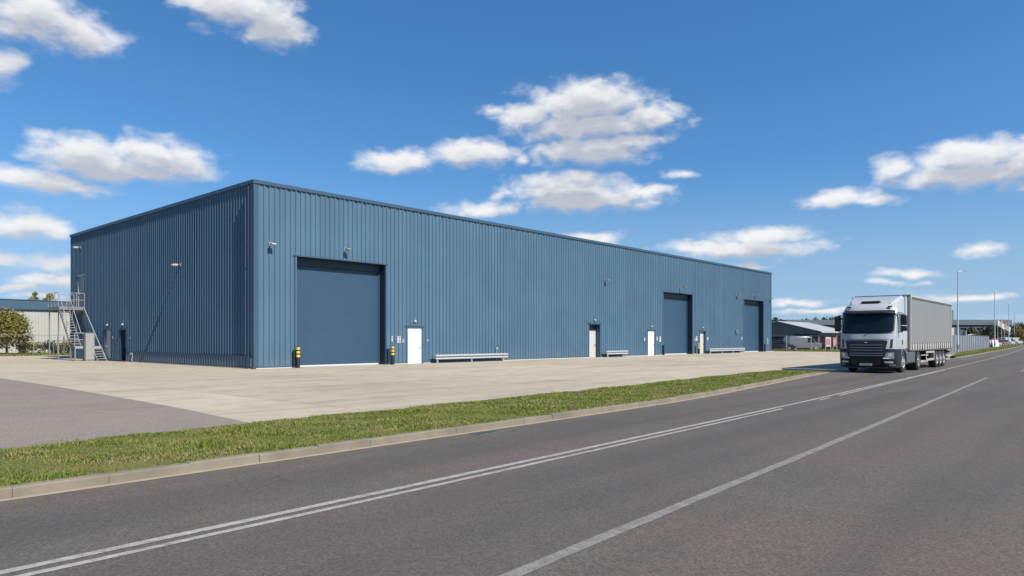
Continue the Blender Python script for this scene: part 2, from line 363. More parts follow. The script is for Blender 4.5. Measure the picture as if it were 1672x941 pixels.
GLASS = mat('dark_glass', (0.006, 0.011, 0.014), 0.06, spec=0.42, var=0.02)
GLASS_T = mat('side_glass', (0.05, 0.085, 0.10), 0.08, spec=0.8, var=0.02)
CABW = mat('cab_paint', (0.45, 0.46, 0.475), 0.28, coat=0.4, var=0.015)
SKIRT = mat('skirt_paint', (0.075, 0.085, 0.11), 0.4, coat=0.2, var=0.04)
CURTAIN = mat('curtain_vinyl', (0.225, 0.222, 0.215), 0.5, var=0.03, vscale=0.8)
CURT_B = mat('curtain_beige', (0.42, 0.40, 0.35), 0.6, var=0.06, vscale=3)
STRAP = mat('strap_dark', (0.075, 0.07, 0.062), 0.7, var=0.1)
ALU = mat('rim_alloy', (0.62, 0.61, 0.59), 0.35, metal=0.7, var=0.08, vscale=8)
TANK = mat('tank_alloy', (0.24, 0.25, 0.265), 0.35, metal=0.7, var=0.06)
HLAMP = mat('headlamp_lens', (0.26, 0.28, 0.30), 0.10, metal=0.3, var=0.4, vscale=22)
REDP = mat('red_paint', (0.42, 0.035, 0.04), 0.5, var=0.12, vscale=2)
MAROON = mat('maroon_paint', (0.085, 0.022, 0.030), 0.6, var=0.15, vscale=1)
GREYW = mat('grey_cladding', (0.20, 0.215, 0.235), 0.5, var=0.05, stretch=(3, 3, .2))
SLATE = mat('slate_cladding', (0.085, 0.105, 0.125), 0.55, var=0.06, stretch=(2, 2, .2))
SLATER = mat('slate_roof', (0.12, 0.15, 0.175), 0.5, var=0.05)
ROOFW = mat('white_roof_sheet', (0.40, 0.405, 0.41), 0.5, var=0.05)
OFFWHITE = mat('off_white_cladding', (0.42, 0.41, 0.375), 0.55, var=0.04, stretch=(3, 3, .2))
FASCIA = mat('fascia_blue', (0.048, 0.098, 0.150), 0.5, var=0.05)
DARKIN = mat('dark_interior', (0.012, 0.012, 0.014), 0.8, var=0.1)
CARDK = mat('car_navy', (0.02, 0.028, 0.05), 0.25, coat=0.5, var=0.03)
CARSV = mat('car_silver', (0.24, 0.25, 0.27), 0.3, metal=0.4, coat=0.5, var=0.03)
CARWH = mat('car_white', (0.40, 0.40, 0.40), 0.3, coat=0.5, var=0.02)
CARRD = mat('car_red', (0.40, 0.03, 0.03), 0.3, coat=0.5, var=0.03)
CARGY = mat('car_grey', (0.10, 0.105, 0.115), 0.3, coat=0.5, var=0.03)
PINK = mat('print_red', (0.60, 0.10, 0.12), 0.6, var=0.05)
PRINT = mat('print_grey', (0.25, 0.25, 0.27), 0.6, var=0.05)
SIGNW = mat('sign_white', (0.58, 0.58, 0.57), 0.5, var=0.02)
ORANGE = mat('flag_orange', (0.36, 0.21, 0.07), 0.7, var=0.08)
PALIS = mat('palisade_grey', (0.25, 0.275, 0.30), 0.5, metal=0.25, var=0.1, vscale=4)
TIMBER = mat('pallet_wood', (0.36, 0.25, 0.14), 0.8, var=0.2, vscale=5)
BASEC = mat('plinth_concrete', (0.55, 0.52, 0.46), 0.85, var=0.08, vscale=4)

# ------------------------------------------------------------------ mesh helpers
class MB:
    def __init__(s): s.v = []; s.f = []
    def add(s, vs, fs):
        o = len(s.v); s.v += [tuple(p) for p in vs]; s.f += [tuple(i + o for i in f) for f in fs]; return s
    def box(s, x0, x1, y0, y1, z0, z1):
        return s.add([(x0, y0, z0), (x1, y0, z0), (x1, y1, z0), (x0, y1, z0), (x0, y0, z1), (x1, y0, z1), (x1, y1, z1), (x0, y1, z1)],
                     [(0, 3, 2, 1), (4, 5, 6, 7), (0, 1, 5, 4), (1, 2, 6, 5), (2, 3, 7, 6), (3, 0, 4, 7)])
    def bar(s, p, q, w, h=None, up=(0, 0, 1)):
        h = h or w; p = Vector(p); q = Vector(q); d = (q - p).normalized(); u = Vector(up)
        if abs(d.dot(u)) > 0.98: u = Vector((1, 0, 0))
        a = d.cross(u).normalized() * w / 2; b = a.normalized().cross(d).normalized() * h / 2
        vs = [p - a - b, p + a - b, p + a + b, p - a + b, q - a - b, q + a - b, q + a + b, q - a + b]
        return s.add(vs, [(0, 3, 2, 1), (4, 5, 6, 7), (0, 1, 5, 4), (1, 2, 6, 5), (2, 3, 7, 6), (3, 0, 4, 7)])
    def tube(s, p, q, r, r2=None, n=10, caps=True):
        r2 = r if r2 is None else r2; p = Vector(p); q = Vector(q); d = (q - p).normalized()
        a = d.orthogonal().normalized(); b = d.cross(a)
        vs = []
        for c, rr in ((p, r), (q, r2)):
            for i in range(n):
                t = 2 * math.pi * i / n; vs.append(c + a * math.cos(t) * rr + b * math.sin(t) * rr)
        fs = [(i, (i + 1) % n, n + (i + 1) % n, n + i) for i in range(n)]
        if caps: fs += [tuple(range(n))[::-1], tuple(range(n, 2 * n))]
        return s.add(vs, fs)
    def pipe(s, pts, r, n=8):
        for a, b in zip(pts, pts[1:]): s.tube(a, b, r, n=n)
        return s
    def lathe(s, c, axis, prof, n=24):
        """prof: (radius, distance along axis)"""
        c = Vector(c); d = Vector(axis).normalized(); a = d.orthogonal().normalized(); b = d.cross(a); vs = []; fs = []
        for (r, h) in prof:
            for i in range(n):
                t = 2 * math.pi * i / n; vs.append(c + d * h + (a * math.cos(t) + b * math.sin(t)) * max(r, 1e-4))
        for k in range(len(prof) - 1):
            for i in range(n):
                j = (i + 1) % n; fs.append((k * n + i, k * n + j, (k + 1) * n + j, (k + 1) * n + i))
        return s.add(vs, fs)
    def grid(s, rows, closed=False):
        n = len(rows[0]); vs = [p for r in rows for p in r]; fs = []
        for k in range(len(rows) - 1):
            for i in range(n if closed else n - 1):
                j = (i + 1) % n; fs.append((k * n + i, k * n + j, (k + 1) * n + j, (k + 1) * n + i))
        return s.add(vs, fs)
    def prism(s, poly, axis, a, b):
        """poly of 2D points, extruded along axis ('x','y','z') from a to b"""
        def P(u, v, t): return {'x': (t, u, v), 'y': (u, t, v), 'z': (u, v, t)}[axis]
        n = len(poly); vs = [P(u, v, a) for u, v in poly] + [P(u, v, b) for u, v in poly]
        return s.add(vs, [tuple(range(n)), tuple(range(n, 2 * n))[::-1]] + [(i, n + i, n + (i + 1) % n, (i + 1) % n) for i in range(n)])
    def build(s, name, m, parent=None, bevel=0.0, smooth=None, fix=True):
        me = bpy.data.meshes.new(name); me.from_pydata(s.v, [], s.f)
        if fix:
            bm = bmesh.new(); bm.from_mesh(me); bmesh.ops.recalc_face_normals(bm, faces=bm.faces); bm.to_mesh(me); bm.free()
        me.materials.append(m)
        if smooth is not None:
            me.polygons.foreach_set('use_smooth', [True] * len(me.polygons)); me.set_sharp_from_angle(angle=R(smooth))
        o = bpy.data.objects.new(name, me); COL.objects.link(o)
        if parent: o.parent = parent
        if bevel:
            b = o.modifiers.new('bevel', 'BEVEL'); b.width = bevel; b.segments = 2; b.limit_method = 'ANGLE'; b.angle_limit = R(40)
        return o

def build_split(mb, name, m, parent, **kw):
    '''one mesh per separate piece of the builder (pieces share no vertices)'''
    par = list(range(len(mb.v)))
    def find(i):
        while par[i] != i: par[i] = par[par[i]]; i = par[i]
        return i
    for f in mb.f:
        for i in f[1:]: par[find(i)] = find(f[0])
    groups = {}
    for f in mb.f: groups.setdefault(find(f[0]), []).append(f)
    for fs_ in groups.values():
        ids = sorted({i for f in fs_ for i in f}); mp = {i: k for k, i in enumerate(ids)}
        b = MB(); b.add([mb.v[i] for i in ids], [tuple(mp[i] for i in f) for f in fs_]); b.build(name, m, parent, **kw)
def tag(o, label=None, cat=None, group=None, kind=None):
    for k, v in (('label', label), ('category', cat), ('group', group), ('kind', kind)):
        if v: o[k] = v
    return o
def thing(name, label, cat, loc=(0, 0, 0), rz=0.0, group=None):
    o = bpy.data.objects.new(name, None); COL.objects.link(o); o.location = loc; o.rotation_euler = (0, 0, rz); o.empty_display_size = 0.2
    return tag(o, label, cat, group)
def kids(o): return [c for c in bpy.data.objects if c.parent == o]
def dup(root, loc, rz=None, label=None, group=None):
    def cp(o, parent=None):
        c = o.copy(); COL.objects.link(c)
        if parent: c.parent = parent
        for k in kids(o): cp(k, c)
        return c
    r = cp(root); r.location = loc
    if rz is not None: r.rotation_euler = (0, 0, rz)
    if label: r['label'] = label
    if group: r['group'] = group
    return r
def struct(name, mb, m, **kw): return tag(mb.build(name, m, **kw), kind='structure')

def interp(tab, x):
    xs = [p[0] for p in tab]; ys = [p[1] for p in tab]; return float(np.interp(x, xs, ys))
def smooth_tab(tab, step=2.0):
    """natural-looking curve through the table (moving average of the polyline)"""
    xs = np.arange(tab[0][0], tab[-1][0] + 0.01, step); ys = np.interp(xs, [p[0] for p in tab], [p[1] for p in tab])
    for _ in range(3):
        z = ys.copy(); z[1:-1] = (ys[:-2] + 2 * ys[1:-1] + ys[2:]) / 4; ys = z
    return list(zip(xs.tolist(), ys.tolist()))

# ------------------------------------------------------------------ ground, road, yard
KERB1 = smooth_tab([(-60, -27.75), (-30, -27.42), (-17.2, -27.22), (-11.3, -27.12), (-7.3, -27.02), (-3, -26.88), (0.5, -26.58), (6.8, -25.78), (10.6, -25.28), (14.5, -24.83), (17.4, -24.50)], 0.5)
BACK1 = [(-60, -23.9), (-30, -23.6), (-16.4, -23.45), (-12.3, -23.2), (-8, -23.15), (0.6, -22.8), (9.8, -22.25), (13.5, -22.25), (15.6, -22.7), (17.0, -23.6), (17.4, -24.2)]
KERB2 = smooth_tab([(49, -24.5), (56, -24.2), (66, -23.6), (80, -22.7), (108, -20.9), (153, -17.9), (200, -14.0), (260, -7.8), (330, 1.5), (420, 16)], 1.0)
DBL = smooth_tab([(-70, -30.4), (-17.8, -29.93), (-13.7, -29.8), (-9.7, -29.67), (-1, -29.38), (12.25, -28.72), (30, -27.85), (50, -26.75), (77, -25.05), (121, -21.7), (170, -17.4), (260, -8.2), (420, 16.5)], 1.0)
ROADL = [(-70, -27.7)] + [(x, y + 0.08) for x, y in KERB1] + [(x, y + 0.08) for x, y in KERB2]

g = MB(); g.add([(-2500, -2500, -0.05), (2500, -2500, -0.05), (2500, 2500, -0.05), (-2500, 2500, -0.05)], [(0, 1, 2, 3)])
struct('ground', g, SOIL)
xs = sorted(set([-70 + i * 2.0 for i in range(246)]))
rm = MB(); rm.grid([[(x, interp(DBL, x) - 9.5, 0.0) for x in xs], [(x, interp(ROADL, x), 0.0) for x in xs]])
struct('road', rm, ASPHALT)
cm = MB()
cx = sorted(set([-12.9 + i * 1.0 for i in range(88)] + [17.4]))
def yard_edge(x):
    if x <= 17.4: return interp(BACK1, x) - 0.25
    if x < 49: return -24.45
    return interp([(49, -24.4), (75.5, -20.6)], x) - 0.2
cm.grid([[(x, yard_edge(x), 0.004) for x in cx], [(x, 45.0 if x < 2 else 44.0, 0.004) for x in cx]])
cm2 = MB(); 
struct('yard', cm, CONC)
am = MB(); EDGE = [(-12.45, -23.6), (-12.3, -23.1), (-11.95, -19), (-11.75, -14), (-11.55, -8), (-11.5, -0.5), (-11.5, 60)]
am.grid([[(-75, y, 0.0) for _, y in EDGE], [(x, y, 0.008) for x, y in EDGE]])
am.v = [(x, y, 0.008) for x, y, z in am.v]
struct('car_park', am, ASPHALT2)
# driveway apron where the kerb drops
# kerbs: separate stones with open joints, and a flush channel strip in front
def kerb(name, line, back_side=1, stone=0.92, h=0.115, w=0.15):
    m = MB(); L = 0; acc = []
    pts = [Vector((x, y, 0)) for x, y in line]
    ds = [0]
    for a, b in zip(pts, pts[1:]): ds.append(ds[-1] + (b - a).length)
    def at(d):
        i = min(max(np.searchsorted(ds, d) - 1, 0), len(pts) - 2); t = (d - ds[i]) / (ds[i + 1] - ds[i]); p = pts[i].lerp(pts[i + 1], t)
        tan = (pts[i + 1] - pts[i]).normalized(); return p, Vector((-tan.y, tan.x, 0))
    d = 0.55; k = random.Random(5)
    while d < ds[-1] - 0.05:
        e = min(d + stone, ds[-1]); dz = k.uniform(-0.006, 0.006); dy = k.uniform(-0.006, 0.006)
        rows = []
        for t in (d + 0.002, (d + e) / 2, e - 0.002):
            p, n = at(t); hh = h + dz
            if name == 'kerb' and t > ds[-1] - 3: hh = max(0.02, h * (ds[-1] - t) / 3)
            prof = [(0.0 + dy, -0.05), (0.008 + dy, hh - 0.015), (0.022 + dy, hh - 0.003), (0.04 + dy, hh), (w, hh), (w, -0.05)]
            rows.append([p + n * u + Vector((0, 0, z)) for u, z in prof])
        m.grid(rows, closed=True); o = len(m.v)
        m.f.append(tuple(range(o - 18, o - 12))); m.f.append(tuple(range(o - 6, o))[::-1])
        d = e
    return struct(name, m, KERB, smooth=25), at, ds[-1]
_, at1, len1 = kerb('kerb', KERB1)
kerb('far_kerb', [p for p in KERB2 if p[0] < 330])
ch = MB(); rows = []
for i in range(0, int(len1 / 0.5)):
    p, n = at1(i * 0.5 + 0.01); rows.append([p - n * 0.10 + Vector((0, 0, 0.004)), p + n * 0.01 + Vector((0, 0, 0.006))])
ch.grid(rows); struct('channel_strip', ch, mat('channel_concrete', (0.33, 0.285, 0.205), 0.9, var=0.14, vscale=5))

# right-hand edge of the road, beyond the picture
R2 = [(x, interp(DBL, x) - 9.0) for x in np.arange(-70, 330, 4.0)]
kerb('verge_kerb', [(x, y) for x, y in R2][::-1])

# painted lines
def stripe(name, x0, x1, off, w, m, z=0.004, breaks=(), wob=0.0, tab=DBL):
    b = MB(); seg = []; x = x0; rr = random.Random(hash(name) % 1000)
    step = 0.5
    cur = []
    while x <= x1 + 1e-6:
        if any(a <= x <= c for a, c in breaks):
            if len(cur) > 1: b.grid(cur)
            cur = []
        else:
            y = interp(tab, x) + (off(x) if callable(off) else off) + rr.uniform(-wob, wob)
            ww = w * (1 + rr.uniform(-0.06, 0.06)); cur.append([(x, y - ww / 2, z), (x, y + ww / 2, z)])
        x += step if x < 60 else 2.0
    if len(cur) > 1: b.grid(cur)
    return struct(name, b, m)
stripe('centre_line', -70, 400, 0.0, 0.105, PAINT, wob=0.004)
stripe('second_centre_line', -70, 24, lambda x: -0.20 if x < 0 else -0.20 + 0.12 * min(1, x / 24), 0.085, PAINT, breaks=[(-2.2, 0.2), (2.0, 2.4)], wob=0.004)
SNG = [(-70, -33.9), (-30, -33.15), (-15.5, -32.65), (-14, -32.57), (-9.1, -32.36), (0, -31.92), (16.9, -31.08)]
stripe('lane_line', -60, 16.9, 0.0, 0.125, WORN, wob=0.006, tab=SNG)
stripe('lane_line', 24, 400, -3.35, 0.10, WORN, breaks=[(x, x + 5) for x in range(30, 400, 9)])
stripe('edge_line', 46, 62, lambda x: (interp(KERB2, max(x, 49)) - 0.9) - interp(DBL, x), 0.10, WORN)

dg = thing('drain_grate', 'dark iron drain grate in the road against the kerb', 'drain', (-10.2, -27.34, 0.0), R(1.5))
MB().box(-0.32, 0.32, -0.14, 0.10, -0.05, 0.007).build('frame', STEELD, dg)
for k in range(8): MB().box(-0.28 + k * 0.072, -0.25 + k * 0.072, -0.115, 0.075, 0.0072, 0.011).build('bar', STRAP, dg)
# verge turf: soil sheet + mown blades
def inside_v1(x, y): return interp(KERB1, x) + 0.15 <= y <= interp(BACK1, x)
vg = MB(); rows = []
for x in np.arange(-60, 17.5, 0.5):
    a = interp(KERB1, x) + 0.14; b = interp(BACK1, x); r = []
    for k in range(9):
        t = k / 8; y = a + (b - a) * t
        hz = 0.105 + 0.03 * math.sin(math.pi * t) if t < 0.7 else 0.012 + (0.105 + 0.03 * math.sin(math.pi * .7) - 0.012) * max(0.0, 1 - (t - .7) / .3) ** 0.8
        if x > 14: hz *= max(0.1, 1 - (x - 14) / 3.6)
        r.append((x, y, hz))
    rows.append(r)
vg.grid(rows); struct('verge', vg, SOIL, smooth=60)
eg = MB(); eg.grid([[(x, y - 0.02, 0.014), (x, y + 0.07, 0.014)] for x, y in smooth_tab(BACK1[:7], 0.5)]); struct('edging_strip', eg, KERB)
def verge_z(x, t):
    hz = np.where(t < 0.7, 0.105 + 0.03 * np.sin(np.pi * t), 0.012 + (0.105 + 0.03 * math.sin(math.pi * .7) - 0.012) * np.clip(1 - (t - .7) / .3, 0, 1) ** 0.8)
    return np.where(x > 14, hz * np.clip(1 - (x - 14) / 3.6, 0.1, 1), hz)
def blades(name, X, Y, Z, hgt, wid, m):
    n = len(X); a = rng.uniform(0, 2 * np.pi, n); lean = rng.uniform(0.3, 1.3, n); b = a + rng.uniform(-0.6, 0.6, n) + np.pi / 2
    H = hgt * rng.uniform(0.55, 1.35, n); Wd = wid * rng.uniform(0.7, 1.4, n)
    dx, dy = np.cos(a), np.sin(a); lx, ly = np.cos(b) * lean * H, np.sin(b) * lean * H
    base = np.stack([X, Y, Z], 1)
    p0 = base - np.stack([dx * Wd / 2, dy * Wd / 2, np.zeros(n)], 1); p1 = base + np.stack([dx * Wd / 2, dy * Wd / 2, np.zeros(n)], 1)
    mid = base + np.stack([lx * 0.35, ly * 0.35, H * 0.6], 1)
    p2 = mid + np.stack([dx * Wd / 2.6, dy * Wd / 2.6, np.zeros(n)], 1); p3 = mid - np.stack([dx * Wd / 2.6, dy * Wd / 2.6, np.zeros(n)], 1)
    p4 = base + np.stack([lx, ly, H], 1)
    V = np.stack([p0, p1, p2, p3, p4], 1).reshape(-1, 3)
    i = np.arange(n) * 5
    loops = np.stack([i, i + 1, i + 2, i + 3, i + 3, i + 2, i + 4], 1).reshape(-1)
    starts = (np.arange(n)[:, None] * 7 + np.array([0, 4])[None]).reshape(-1); tot = np.tile([4, 3], n)
    me = bpy.data.meshes.new(name); me.vertices.add(len(V)); me.vertices.foreach_set('co', V.astype(np.float32).ravel())
    me.loops.add(len(loops)); me.loops.foreach_set('vertex_index', loops.astype(np.int32))
    me.polygons.add(2 * n); me.polygons.foreach_set('loop_start', starts.astype(np.int32)); me.polygons.foreach_set('loop_total', tot.astype(np.int32))
    me.update(calc_edges=True); me.validate(); me.materials.append(m)
    o = bpy.data.objects.new(name, me); COL.objects.link(o)
    return o
def scatter_v1(x0, x1, n):
    X = rng.uniform(x0, x1, n); T = rng.uniform(0, 1, n)
    # ragged margins: blades thin out and stray over the yard edge
    T = np.where(rng.random(n) < 0.012, -0.012 * rng.random(n), T)
    T = np.where(rng.random(n) < 0.03, T * 0 + 1 + rng.random(n) * 0.06 * (np.sin(X * 2.3) + 1), T)
    a = np.interp(X, [p[0] for p in KERB1], [p[1] for p in KERB1]) + 0.13; b = np.interp(X, [p[0] for p in BACK1], [p[1] for p in BACK1])
    b = b + 0.05 * np.sin(X * 5.1) + 0.04 * np.sin(X * 13.7)
    return X, a + (b - a) * T, np.where(T > 1, 0.004, verge_z(X, np.clip(T, 0, 1)))
Xa, Ya, Za = scatter_v1(-34, -8, 190000); Xb, Yb, Zb = scatter_v1(-8, 17.2, 100000)
X = np.r_[Xa, Xb]; Y = np.r_[Ya, Yb]; Z = np.r_[Za, Zb]
pn = np.sin(X * 1.9 + 1.3 * np.sin(Y * 2.7)) + np.sin(X * 0.83 - Y * 3.1) + 0.7 * np.sin(X * 5.3 + Y * 4.1)
keep = rng.random(len(X)) > np.clip((pn - 0.9) * 0.6, 0, 0.75)      # worn, thinner patches
X, Y, Z = X[keep], Y[keep], Z[keep]
# patchy sward height
hh = 0.028 + 0.012 * np.sin(X * 1.7 + np.sin(Y * 2.1) * 2) + 0.010 * np.sin(X * 4.3 + Y * 3.1)
bo = blades('verge_grass', X, Y, Z, hh, np.where(X < -8, 0.009, 0.016), GRASS)
tag(bo, kind='stuff', label='mown green and straw coloured grass on the kerbside verge', cat='grass')
# far verge beyond the driveway
v2 = MB(); rows = []
def back2(x): return interp([(49, -24.2), (55, -23.2), (75, -20.4), (122, -17.0), (151, -14.3), (200, -9.8), (255, -3.6), (330, 6)], x)
for x in np.arange(49, 330, 2.0):
    a = interp(KERB2, x) + 0.15; b = max(a + 0.1, back2(x)); rows.append([(x, a, 0.11), (x, (a + b) / 2, 0.14), (x, b, 0.02)])
v2.grid(rows); struct('verge', v2, SOIL, smooth=60)
n = 60000; X = 49.5 + (rng.random(n) ** 1.4) * 120; T = rng.random(n)
A = np.interp(X, [p[0] for p in KERB2], [p[1] for p in KERB2]) + 0.15; B = np.maximum(A + 0.1, np.array([back2(x) for x in X]))
bo = blades('verge_grass', X, A + (B - A) * T, 0.12 - 0.1 * np.abs(T - 0.5) * 2 * (T > 0.5), np.full(n, 0.10), np.full(n, 0.05), GRASS)
tag(bo, kind='stuff', label='green grass on the verge behind the lorry', cat='grass')
# rough grass past the end of the yard (left) and beyond the far fence (right)
n = 40000; X = rng.uniform(-35, 14, n); Y = 44.2 + rng.random(n) ** 1.3 * 9
bo = blades('rough_grass', X, Y, np.full(n, -0.05), np.full(n, 0.22), np.full(n, 0.05), GRASS)
tag(bo, kind='stuff', label='rough grass past the back of the yard beside the hedge', cat='grass')
n = 40000; X = 75.2 + rng.random(n) ** 1.2 * 14; Y = rng.uniform(-19, 30, n)
bo = blades('rough_grass', X, Y, np.full(n, -0.05), np.full(n, 0.18), np.full(n, 0.05), GRASS)
tag(bo, kind='stuff', label='rough grass along the chain-link fence at the yard end', cat='grass')

# ------------------------------------------------------------------ warehouse
LEN, DEP, HT = 71.9, 30.55, 10.28
wh = thing('warehouse', 'long blue corrugated steel warehouse with three tall roller doors', 'warehouse')
D1 = (2.57, 8.90, 6.37); D2 = (44.02, 50.15, 6.40); D3 = (63.42, 69.30, 6.46)
OPEN_F = [(D1[0], D1[1], 0, D1[2]), (D2[0], D2[1], 0, D2[2]), (D3[0], D3[1], 0, D3[2]),
          (10.66, 12.03, 0, 2.45), (31.10, 32.87, 0, 2.99), (40.94, 42.33, 0, 2.50), (51.85, 53.30, 0, 2.52)]
OPEN_S = [(21.30, 22.57, 0, 2.36), (18.28, 19.46, 0, 2.34), (27.24, 28.71, 4.25, 6.76)]
def cladding(length, z0, z1, openings, pitch=0.325, depth=0.054, P=None, u0=0.0):
    prof = []; u = u0
    while u < length:
        for du, d in ((0.0, 0.0), (0.205, 0.0), (0.228, depth), (0.285, depth), (0.308, 0.0)):
            if u + du < length: prof.append((u + du, d))
        u += pitch
    prof.append((length, 0.0))
    if u0 > 0: prof.insert(0, (0.0, 0.0))
    us = [p[0] for p in prof]; dv = [p[1] for p in prof]
    cuts = sorted(set(us + [o[0] for o in openings] + [o[1] for o in openings]))
    m = MB()
    for a, b in zip(cuts, cuts[1:]):
        if b - a < 1e-5: continue
        mid = (a + b) / 2; zs = [(z0, z1)]
        for (oa, ob, oz0, oz1) in openings:
            if oa < mid < ob:
                nz = []
                for (p, q) in zs:
                    if oz0 > p: nz.append((p, min(q, oz0)))
                    if oz1 < q: nz.append((max(p, oz1), q))
                zs = nz
        da = float(np.interp(a, us, dv)); db = float(np.interp(b, us, dv))
        for (p, q) in zs:
            if q - p > 0.01: m.add([P(a, da, p), P(b, db, p), P(b, db, q), P(a, da, q)], [(0, 1, 2, 3)])
    return m
PF = lambda u, d, z: (u, -d, z)
PS = lambda u, d, z: (-d, u, z)
o = cladding(LEN, 0.10, HT, OPEN_F, P=PF).build('wall_cladding', CLAD_F, wh, fix=False)
o = cladding(DEP, 0.74, HT, OPEN_S, P=PS).build('wall_cladding', CLAD_S, wh, fix=False)
cladding(LEN, 0.10, HT, [], P=lambda u, d, z: (u, DEP + d, z)).build('wall_cladding', CLAD_F, wh, fix=False)
cladding(DEP, 0.10, HT, [], P=lambda u, d, z: (LEN + d, u, z)).build('wall_cladding', CLAD_F, wh, fix=False)
# lower band of the end wall: a separate run of sheet standing slightly proud, with a drip flashing on top
PL = lambda u, d, z: (-0.045 - d * 0.8, u, z)
pl = cladding(18.16, 0.10, 0.72, [], P=PL)
pl.build('lower_cladding', mat('lower_cladding_steel', (0.080, 0.135, 0.185), 0.5, var=0.05), wh, fix=False)
for y0, y1 in ((18.16, 18.28), (19.46, 21.30), (22.57, DEP)):
    cladding(y1 - y0, 0.10, 0.735, [], P=lambda u, d, z, y0=y0: (-d, u + y0, z)).build('wall_cladding', CLAD_S, wh, fix=False)
MB().box(-0.10, -0.002, 0.05, 18.18, 0.722, 0.742).build('drip_flashing', TRIM_D, wh)
MB().box(-0.075, -0.005, 0.0, DEP, 0.05, 0.098).build('base_flashing', TRIM_D, wh)
bf = MB(); last = 0.0
for (a, b, _, _) in sorted(OPEN_F): bf.box(last + 0.06, a - 0.02, -0.075, -0.005, 0.055, 0.105); last = b
bf.box(last + 0.02, LEN, -0.075, -0.005, 0.055, 0.105); build_split(bf, 'base_flashing', TRIM, wh)
bs = MB(); last = -0.02
for (a, b, _, _) in sorted(OPEN_F): bs.box(last, a, -0.10, 0.1, -0.05, 0.05); last = b
bs.box(last, LEN + .1, -0.10, 0.1, -0.05, 0.05)
bs.box(-0.12, 0.1, 0.11, 18.2, -0.05, 0.046); bs.box(-0.12, 0.1, 22.7, DEP, -0.05, 0.046)
build_split(bs, 'plinth', BASEC, wh)
# coping, corner trims, roof
cp = MB(); cp.box(-0.09, LEN + 0.09, -0.09, 0.25, HT - 0.16, HT + 0.05); cp.box(-0.09, 0.25, 0.252, DEP + 0.09, HT - 0.16, HT + 0.05)
cp.box(0.252, LEN + 0.09, DEP - 0.25, DEP + 0.09, HT - 0.16, HT + 0.05); cp.box(LEN - 0.25, LEN + 0.09, 0.252, DEP - 0.252, HT - 0.16, HT + 0.05)
cp.build('parapet_coping', TRIM, wh, bevel=0.012)
fl_ = []
for x in np.arange(0.1, LEN - 0.5, 0.65): fl_ += [(x, HT - 0.165), (x, HT - 0.225), (x + 0.19, HT - 0.225), (x + 0.19, HT - 0.165)]
MB().prism([(float(p), float(q)) for p, q in fl_] + [(LEN - 0.3, HT - 0.1605), (0.1, HT - 0.1605)], 'y', -0.066, -0.052).build('filler_strip', TRIM_D, wh)
ct = MB(); ct.prism([(-0.05, -0.05), (0.24, -0.05), (0.24, -0.038), (-0.038, -0.038), (-0.038, 0.24), (-0.05, 0.24)], 'z', 0.12, HT - 0.165)
ct.build('corner_trim', TRIM, wh)
MB().prism([(LEN + 0.05, -0.05), (LEN - 0.2, -0.05), (LEN - 0.2, -0.038), (LEN + 0.038, -0.038), (LEN + 0.038, 0.2), (LEN + 0.05, 0.2)], 'z', 0.12, HT - 0.165).build('corner_trim', TRIM, wh)
rf = MB(); rf.box(0.1, LEN - 0.1, 0.1, DEP - 0.1, HT - 0.35, HT - 0.17); rf.build('roof', SLATER, wh)
dp = MB(); dp.tube((-0.14, 0.36, 0.12), (-0.14, 0.36, HT - 0.3), 0.045); dp.box(-0.16, -0.0, 0.31, 0.41, 1.0, 1.03); dp.box(-0.16, 0, 0.31, 0.41, 6.0, 6.03)
dp.build('downpipe', TRIM_D, wh, smooth=40)
MB().box(-0.13, 0.05, -0.12, 0.12, 0.0, 0.12).build('corner_guard', mat('rusty_steel', (0.10, 0.055, 0.03), 0.8, var=0.3, vscale=15), wh)

def roller(D, rec=0.62):
    a, b, h = D
    # slats: shallow curved profile
    rows = []; z = 0.10; k = 0
    while z < h - 0.02:
        for dz, d in ((0.0, 0.0), (0.012, -0.003), (0.055, -0.0045), (0.098, -0.003), (0.109, 0.0)):
            if z + dz < h: rows.append([(a + 0.06, rec + d, z + dz), (b - 0.06, rec + d, z + dz)])
        z += 0.112
    m = MB(); m.grid(rows); dr = m.build('roller_door', SHUT, wh, smooth=25)
    MB().box(a + 0.06, b - 0.06, rec - 0.05, rec + 0.03, 0.006, 0.10).build('bottom_rail', mat('bottom_rail', (0.55, 0.56, 0.56), 0.5, var=0.05), dr, bevel=0.006)
    MB().box(a + 0.112, b - 0.112, rec - 0.20, rec - 0.03, h - 0.46, h - 0.035).build('shutter_shade_hood', mat('hood_shade_navy', (0.012, 0.030, 0.055), 0.5, var=0.05), dr)  # hood box added near-black, so its colour deepens the lintel's shadow band
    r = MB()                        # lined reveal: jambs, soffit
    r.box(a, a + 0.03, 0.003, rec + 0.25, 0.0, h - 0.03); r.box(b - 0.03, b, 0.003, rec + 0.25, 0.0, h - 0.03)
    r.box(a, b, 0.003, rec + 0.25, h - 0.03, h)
    r.build('door_reveal', JAMB_SHADE, wh)
    gd = MB(); gd.box(a + 0.032, a + 0.11, rec - 0.07, rec + 0.07, 0.01, h - 0.04); gd.box(b - 0.11, b - 0.032, rec - 0.07, rec + 0.07, 0.01, h - 0.04)
    build_split(gd, 'guide_rail', TRIM, wh)
    t = MB(); t.box(a - 0.16, a - 0.001, -0.052, -0.002, 0.11, h); t.box(b + 0.001, b + 0.10, -0.052, -0.002, 0.11, h)
    build_split(t, 'jamb_trim', TRIM, wh)
    MB().box(a - 0.20, b + 0.16, -0.085, -0.002, h + 0.001, h + 0.06).build('lintel_trim', TRIM, wh)
for D in (D1, D2, D3): roller(D)

